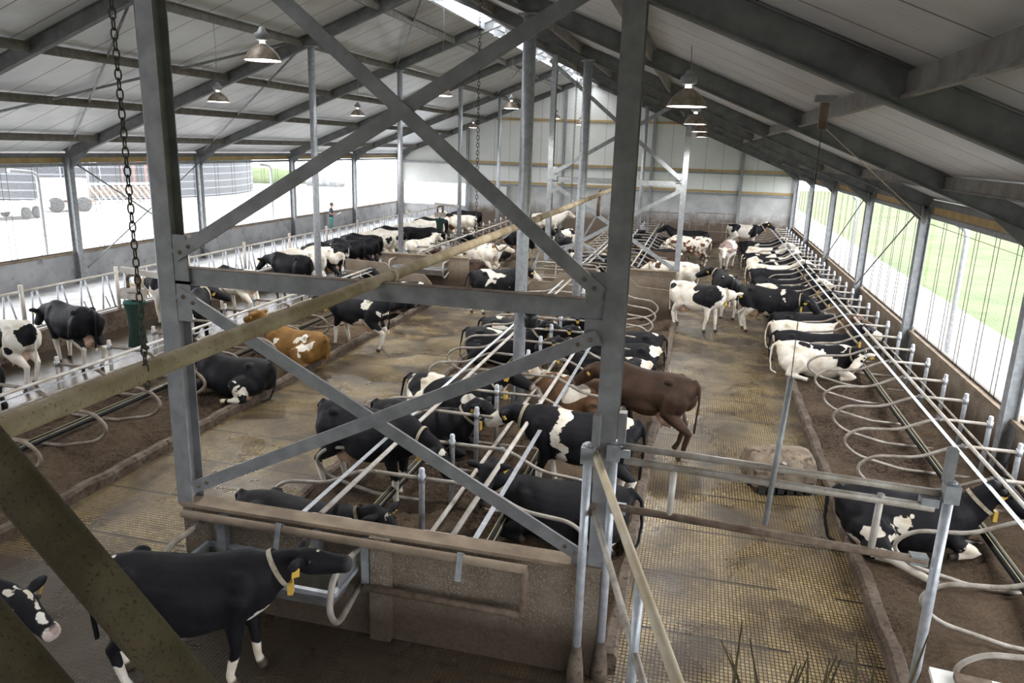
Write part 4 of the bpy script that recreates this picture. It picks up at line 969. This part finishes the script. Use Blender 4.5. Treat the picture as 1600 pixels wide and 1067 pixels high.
cow('black cow with white hip lying last but one in the near middle stalls', -1.50, 17.95, 181, 'lie', mat=blk('coat_ll', seed=15, white=[(-.72, -.1, .70, .17), (.15, 0, .8, .14)]), vox=.03)
cow('white-faced black patched cow lying with head down in the middle stalls', -4.30, 18.10, -4, 'lie', poll=(1.0, -.2, .8), nose=(1.2, -.5, .48), mat=sp('coat_hh', 16, -.2), vox=.03, side=-1, z=.15)
cow('black cow lying left in the middle stalls beyond the patched one', -4.35, 16.90, -3, 'lie', mat=sp('coat_h2', 17, -.6), vox=.03, side=-1, z=.15)
# left rows
cow('black cow with white belly lying in the near left stalls, rump to the lane', -8.83, 12.78, 174, 'lie', mat=blk('coat_mm', seed=21, white=[(-.52, .45, .26, .18), (-.25, .5, .22, .16), (-.40, .55, .45, .10), (-.10, .62, .06, .22), (-.45, .62, .1, .18)]), vox=.024, side=1)
cow('ginger brown cow with a white saddle mark lying in the left stalls', -8.86, 15.25, 166, 'lie', mat=hide('coat_ginger', bias=-3, seed=22, dark=(.15, .078, .020), white=[(-.42, .22, .70, .15), (-.28, .28, .60, .14), (-.50, .36, .48, .19), (-.68, .28, .55, .16), (-.52, .42, .28, .17), (.35, .3, .5, .15)]), vox=.024, side=1)
cow('black and white cow standing half in the left stalls behind the cross beam', -8.30, 17.35, 172, poll=(1.15, .0, 1.20), nose=(1.52, .05, .92), mat=blk('coat_n', seed=23, white=[(-.45, .25, 1.2, .20), (-.30, 0, .5, .35), (.35, 0, .45, .25), (1.35, 0, 1.1, .10), (-.8, 0, 1.0, .12)], legs=.62), vox=.025, legk=1)
cow('black and white cow lying beside the brown end panel in the left row', -9.0, 22.2, 174, 'lie', mat=sp('coat_oo', 24, -.2, scale=2), vox=.03)
cow('mostly black cow lying one stall nearer than the end panel', -9.3, 20.9, 172, 'lie', mat=sp('coat_o2', 25, -1.2), vox=.035)
cow('black and white cow walking away down the left lane, tail swung out', -6.05, 22.75, 38, poll=(1.14, .05, 1.28), nose=(1.52, .02, .98), mat=sp('coat_walk', 26, .1, scale=1.9, legs=.6, black=[(.5, 0, 1.2, .28)], white=[(1.45, 0, 1.05, .16)]), vox=.026, legk=3, tail=1)
FG = 'cows eating at the feed fence'
def fc(label, rx, y, a, mat, pose='stand', legk=0, vox=.03):
    h = R(a); cow(label, rx+.88*cos(h), y+.88*sin(h), a, 'stand', (1.22, 0, 1.10), (1.56, 0, .74), mat, vox, legk=legk, grp=FG, collar=False)
fc('white cow with black patches at the fence on the left edge', -12.95, 12.05, 176, hide('coat_fa', bias=3, seed=31, black=[(-.84, .1, 1.15, .17), (-.30, .33, 1.05, .14), (.15, .28, 1.25, .20), (.45, .25, 1.05, .22), (-.55, .30, .85, .07)]), legk=1, vox=.024)
fc('black cow cut off at the far left edge, rump to the right', -11.35, 9.75, 184, blk('coat_f0', seed=32))
fc('black cow with white udder legs at the fence beside the near brush', -12.75, 13.45, 162, blk('coat_fb', seed=33, white=[(-.5, 0, 1.5, .10), (-.45, 0, .5, .30)], legs=.60), legk=2, vox=.024)
cow('black and white cow standing at the fence behind the near brush', -13.95, 17.75, 183, poll=(1.2, 0, 1.1), nose=(1.5, 0, .8), mat=hide('coat_fc', bias=3, seed=34, legs=.75, black=[(.0, 0, 1.2, .16), (.45, 0, 1.25, .16), (.75, 0, 1.2, .12), (-.6, 0, 1.2, .25)]), legk=0, grp=FG)
cow('black cow standing behind the big left column, head turned right', -12.05, 15.9, 112, poll=(1.10, -.22, 1.22), nose=(1.22, -.62, 1.0), mat=blk('coat_fd', seed=35, white=[(1.3, -.4, 1.15, .06), (-.9, 0, .9, .12)]))
fc('white cow with black flank patches at the fence right of the left column', -12.45, 19.3, 160, hide('coat_fe', bias=2, seed=36, black=[(.45, 0, 1.2, .22), (-.1, .1, 1.25, .30), (-.80, .12, 1.15, .16), (-.4, .2, 1.0, .12)]), legk=1, vox=.026)
fc('all black cow at the fence just left of the first pipe column', -12.5, 22.6, 165, blk('coat_ff', seed=37, white=[(-.3, 0, .62, .10)]), vox=.026)
spec = [(23.7, 'white cow with reddish rump marks second from the black one', dict(bias=2.2, seed=38, dark=(.12, .05, .025))), (24.9, 'white-backed black cow just behind the first pipe column', dict(bias=.3, seed=39)),
        (25.8, 'patched cow right of the first pipe column at the fence', dict(bias=-.3, seed=40, legs=.7)), (26.9, 'slim black cow seen between the patched ones at the fence', dict(bias=-3, seed=41)),
        (28.0, 'large black cow in the middle of the fence line', dict(bias=-3, seed=42, white=[(-.3, 0, .6, .15)])), (29.0, 'second large black cow in the fence line', dict(bias=-2.6, seed=43, legs=.6)),
        (30.0, 'white cow with one black hip spot in the fence line', dict(bias=3, seed=44, black=[(-.75, .2, 1.1, .13)])), (31.0, 'white cow with black tail head left of the second pipe column', dict(bias=2.6, seed=45, black=[(-.85, 0, 1.2, .14)])),
        (32.4, 'dark cow behind the second pipe column', dict(bias=-1.5, seed=46)), (34.4, 'white cow with faint grey marks beyond the second pipe column', dict(bias=2.5, seed=47)),  # cow behind the column has a mostly dark coat
        (36.0, 'white-backed cow far along the fence', dict(bias=1.8, seed=48)), (37.4, 'black-backed cow far along the fence', dict(bias=-1, seed=49)), (39.0, 'white and red cow far along the fence', dict(bias=1, seed=50, dark=(.10, .04, .02))),
        (42.8, 'black cow farthest along the fence at the end wall', dict(bias=-2.5, seed=51))]
for i, (y, lb, kw) in enumerate(spec): fc(lb, -12.6+.15*sin(i*2.1), y-.0, 163+4*sin(i*1.7), hide('coat_fence_%d' % i, **kw), vox=.035, legk=i % 3)
cow('black cow standing behind the far green brush', -12.6, 33.0, 15, poll=(1.15, 0, 1.1), nose=(1.5, 0, .8), mat=blk('coat_far_black', seed=52), vox=.035, parts=False)
cow('small white speckled cow seen from behind, below the far brush', -11.3, 29.7, 70, mat=hide('coat_calf', bias=2.6, seed=53, scale=3), vox=.035, sc=.92, parts=False)
cow('big white cow standing near the end wall opening', -12.9, 40.2, 175, mat=hide('coat_bigwhite', bias=3, seed=54, black=[(.6, 0, 1.3, .2)]), vox=.035, parts=False)
cow('white and ginger spotted cow standing in the far left stalls, rump out', -8.35, 28.9, 150, mat=hide('coat_q', bias=1.2, seed=55, dark=(.13, .07, .03), scale=3.2), vox=.028, legk=2, poll=(1.1, 0, 1.1), nose=(1.4, 0, .8))
cow('dark brown cow lying at the crossing behind the left partition', -8.75, 27.6, 170, 'lie', mat=blk('coat_dkb', seed=56, dark=(.035, .02, .014)), vox=.035, parts=False)
cow('white cow lying with its head out in the left lane edge', -8.9, 29.9, 20, 'lie', mat=hide('coat_wl', bias=1.5, seed=57), vox=.035, parts=False)
cow('black cow with white shoulder standing far down the left lane', -8.0, 34.4, 5, mat=sp('coat_p', 58, -.3, scale=1.4, legs=.6), vox=.03, legk=1)
cow('black cow lying beneath the standing one in the far left stalls', -9.0, 32.9, 172, 'lie', mat=blk('coat_pl', seed=59), vox=.035, parts=False)
cow('white cow with black spots standing against the far end wall', -8.7, 44.0, 12, mat=hide('coat_farwhite', bias=2.4, seed=60), vox=.035, parts=False)
cow('black-backed white cow standing between the far rows', -5.9, 33.4, 110, mat=sp('coat_back', 61, -.4), vox=.035, parts=False)
cow('white-legged cow with head down at the middle crossing gate', -6.2, 35.5, 255, poll=(1.15, 0, .8), nose=(1.35, 0, .4), mat=hide('coat_wf', bias=1, seed=62), vox=.035, parts=False)
cow('cow waiting near the far wall behind the hoist bars', -4.6, 43.2, 95, mat=sp('coat_w2', 63, .3), vox=.035, parts=False)
cow('black and white cow resting in the far middle stalls, left front', -4.3, 28.1, 0, 'lie', mat=sp('coat_m1', 64, -.4), vox=.035)
cow('cow with a white shield mark resting behind the crossing gates', -4.3, 29.3, 0, 'lie', mat=blk('coat_m2', seed=65, white=[(.2, -.2, .5, .1)]), vox=.035)
cow('black and white cow resting three stalls behind the crossing', -4.3, 31.7, 0, 'lie', mat=sp('coat_m3', 66, .2), vox=.035, parts=False)
# right lane
cow('white cow with black saddle standing in the right lane, head turned away', .14, 22.68, -30, poll=(.92, .42, 1.15), nose=(.62, .72, 1.0), mat=hide('coat_r', bias=3, seed=71, black=[(.15, 0, 1.45, .18), (.48, -.15, 1.15, .30), (.25, -.3, 1.05, .15), (-.78, -.2, 1.28, .10), (-.75, -.18, .55, .06)]), vox=.022, legk=1, tail=0)
cow('black cow with white hips seen from behind in the right lane', .98, 25.2, 102, poll=(1.1, .28, 1.3), nose=(1.25, .62, 1.1), mat=blk('coat_s', seed=72, white=[(-.80, -.10, 1.42, .14), (-.55, .0, 1.46, .12), (-.5, 0, .5, .28)], legs=.72), vox=.026, legk=2)
cow('large black and white cow stepping into the right stalls', 2.18, 22.85, -23, poll=(1.15, 0, 1.15), nose=(1.48, -.1, .84), mat=blk('coat_t', seed=73, white=[(-.50, 0, .45, .42), (.42, .0, 1.38, .13), (.5, -.25, 1.15, .10), (.05, 0, .55, .22), (.15, -.3, 1.2, .06), (-.86, 0, .9, .1)], legs=.66), vox=.022, legk=3)
cow('slim grey-pink and white young cow walking towards the camera', 1.32, 35.6, 258, poll=(1.12, .1, 1.1), nose=(1.38, .12, .75), mat=hide('coat_u', bias=.3, seed=74, dark=(.22, .16, .15), white=[(1.3, 0, 1, .3)], legs=.9), vox=.028, sc=.95, legk=3)
cow('white and black cow at the far end stepping into the right stalls', 2.45, 43.6, 0, mat=sp('coat_v', 75, .5, scale=1.3, legs=.8), vox=.03, legk=1)
cow('white cow with brown speckles standing across the far right lane', -.35, 35.9, 176, mat=hide('coat_w', bias=.9, seed=76, dark=(.09, .04, .025), scale=5, amp=1.6), vox=.028, legk=1, poll=(1.1, 0, 1.0), nose=(1.35, 0, .65))
cow('black cow standing across the lane farthest from the camera', -.45, 38.6, 178, mat=blk('coat_x', seed=77), vox=.03, parts=False)
cow('creamy white cow with dirty rump by the grey partition', -.75, 27.2, 158, mat=hide('coat_y', bias=3, seed=78, black=[(.5, .2, 1.2, .07), (.75, 0, 1.35, .05)], dark=(.06, .035, .02)), vox=.026, legk=2, poll=(1.1, 0, 1.0), nose=(1.35, 0, .65))
cow('dark brown cow lying behind the creamy white one', -1.3, 32.6, 176, 'lie', mat=blk('coat_z', seed=79, dark=(.045, .028, .02), white=[(-.6, 0, .8, .2)]), vox=.03, z=.25)
for i, (y, lb, b) in enumerate(((28.7, 'black cow lying in the far middle stalls, first behind the partition', -2), (29.9, 'brown-headed cow lying in the far middle stalls, second behind the partition', -1.3), (34.7, 'black cow lying in the far middle stalls before the speckled cow', -2.4), (37.1, 'patched cow lying in the far middle stalls beyond the speckled cow', -.3), (39.5, 'black cow lying farthest in the middle stalls', -2))):
    cow(lb, -1.7, y, 178, 'lie', mat=hide('coat_mid_%d' % i, bias=b, seed=80+i, dark=(.03, .018, .013) if i == 1 else (.010, .010, .012)), vox=.035, parts=(i < 2))
# right stalls
cow('big black and white cow lying nearest in the right stalls, hind leg stretched out', 3.02, 10.20, 3, 'lie', poll=(1.05, -.05, .95), nose=(1.42, -.16, .66), mat=blk('coat_rr', seed=91, white=[(-.88, .0, .86, .13), (-.68, .05, .90, .12), (-.50, -.48, .36, .18), (-.30, -.45, .30, .18), (-.12, -.40, .48, .17), (-.02, -.36, .62, .10), (.38, .0, .92, .16), (-.30, -.7, .1, .26), (.15, -.95, .1, .45), (.75, -.3, .08, .22), (1.22, -.05, 1.0, .08), (-.7, -.35, .1, .2)], black=[(-.30, -.46, .45, .035)]), vox=.018, side=-1, tuck=1)
cow('white cow with black head patches lying curled at the first empty stalls', 2.95, 18.35, -3, 'lie', poll=(.95, -.3, .70), nose=(.72, -.58, .38), mat=hide('coat_ss', bias=2.2, seed=92, black=[(.32, -.15, .72, .17), (.80, -.25, .62, .22), (.0, -.05, .82, .13), (-.30, -.1, .82, .09), (.55, -.2, .45, .13)]), vox=.024, side=-1)
cow('black cow with pale face lying beside the curled white cow', 3.0, 19.5, -2, 'lie', mat=blk('coat_tt', seed=93, white=[(1.45, 0, .85, .20)]), vox=.026, side=-1)
cow('brown-and-white backed cow lying third in the occupied right stalls', 3.0, 20.7, -2, 'lie', mat=hide('coat_uu', bias=.6, seed=94, dark=(.07, .045, .03)), vox=.028, side=-1)
cow('black cow lying under the standing patched cow', 3.15, 21.9, -2, 'lie', poll=(1.0, -.1, .80), nose=(1.3, -.3, .5), mat=blk('coat_vv', seed=95), vox=.028, side=-1)
ws = [(24.3, 'black cow with white neck lying just beyond the standing patched cow', -.9), (26.7, 'white-rumped black cow lying beyond two empty places', .0), (27.9, 'black-backed cow lying with white rump to the lane', -.4), (30.3, 'black cow with white hind end lying halfway down the right row', -.9), (31.5, 'pale rumped cow lying halfway down the right row', 1.2), (33.9, 'black and white cow lying past the middle of the right row', 0), (35.1, 'patched cow lying two thirds down the right row', .2), (37.5, 'white cow with black cheek lying two thirds down the right row', 1.0), (39.9, 'black and white cow lying near the end of the right row', -.3)]
for i, (y, lb, b) in enumerate(ws): cow(lb, 2.98, y, -2, 'lie', mat=hide('coat_right_%d' % i, bias=b, seed=100+i, scale=1.5), vox=.032, side=-1, parts=(i < 4))

# ------------------------------------------------------------------ person reading by the left wall
def person(x, y, rz):
    t = thing('person', 'person in dark shirt and teal trousers reading papers by the left wall', 'person', (x, y, .40), rz)
    m = MB()
    for s in (-1, 1): limb(m, [(0, s*.09, .92), (.02, s*.10, .50), (-.01, s*.10, .09)], [.095, .065, .045], 10); m.sphere((.06, s*.10, .045), .06, 10, (1.9, .8, .7))
    ring_loft(m, [(V(0, 0, .86), V(0, .16, 0), V(.11, 0, 0)), (V(0, 0, 1.0), V(0, .165, 0), V(.11, 0, 0)), (V(.0, 0, 1.15), V(0, .15, 0), V(.10, 0, 0)), (V(0, 0, 1.35), V(0, .20, 0), V(.11, 0, 0)), (V(0, 0, 1.46), V(0, .17, 0), V(.08, 0, 0)), (V(.01, 0, 1.52), V(0, .06, 0), V(.06, 0, 0))], 14)
    m.tube([(.01, 0, 1.48), (.04, 0, 1.60)], .055, 10)
    for s in (-1, 1):
        limb(m, [(0, s*.20, 1.42), (.02, s*.24, 1.15), (.26, s*.12, 1.10)], [.06, .045, .032], 8)
        m.sphere((.29, s*.11, 1.10), .042, 8, (1.2, .8, .6))
        for k in range(4): m.tube([(.31, s*(.085+.017*k), 1.11), (.355, s*(.085+.017*k), 1.125), (.375, s*(.085+.017*k), 1.15)], .009, 5)
        m.tube([(.29, s*.075, 1.12), (.33, s*.06, 1.145)], .010, 5)
    m.sphere((.07, 0, 1.68), .10, 14, (1.0, .8, 1.2)); m.sphere((.175, 0, 1.655), .02, 8)
    b = m.build('body', SKIN, t)
    rings = [(V(0, 0, .90), V(0, .19, 0), V(.135, 0, 0)), (V(0, 0, 1.15), V(0, .175, 0), V(.125, 0, 0)), (V(0, 0, 1.36), V(0, .225, 0), V(.135, 0, 0)), (V(0, 0, 1.49), V(0, .15, 0), V(.09, 0, 0))]
    q = MB(); ring_loft(q, rings, 16)
    for s in (-1, 1): limb(q, [(0, s*.20, 1.42), (.01, s*.235, 1.22)], [.075, .062], 8)
    q.build('shirt', CLOTHD, t)
    q = MB(); ring_loft(q, [(V(0, 0, .84), V(0, .18, 0), V(.13, 0, 0)), (V(0, 0, .96), V(0, .18, 0), V(.13, 0, 0))], 14)
    for s in (-1, 1): limb(q, [(0, s*.09, .90), (.02, s*.10, .50), (-.01, s*.10, .14)], [.115, .082, .062], 10)
    q.build('trousers', TEAL, t)
    q = MB().sphere((.04, 0, 1.71), .112, 12, (1.0, .85, 1.1)); q.build('hair', HAIR, t)
    for s in (-1, 1): MB().sphere((.155, s*.035, 1.685), .012, 6).build('eye', EYE, t)
    return t
pp = person(-19.1, 37.0, R(20)); pp.scale = (.87, .87, .87)
tag(MB().box((-18.74, 37.13, 1.405), (.28, .34, .015), Matrix.Rotation(R(20), 3, 'Z') @ Matrix.Rotation(R(-25), 3, 'Y')).build('newspaper', PAPER), 'open white papers held by the person', 'papers')
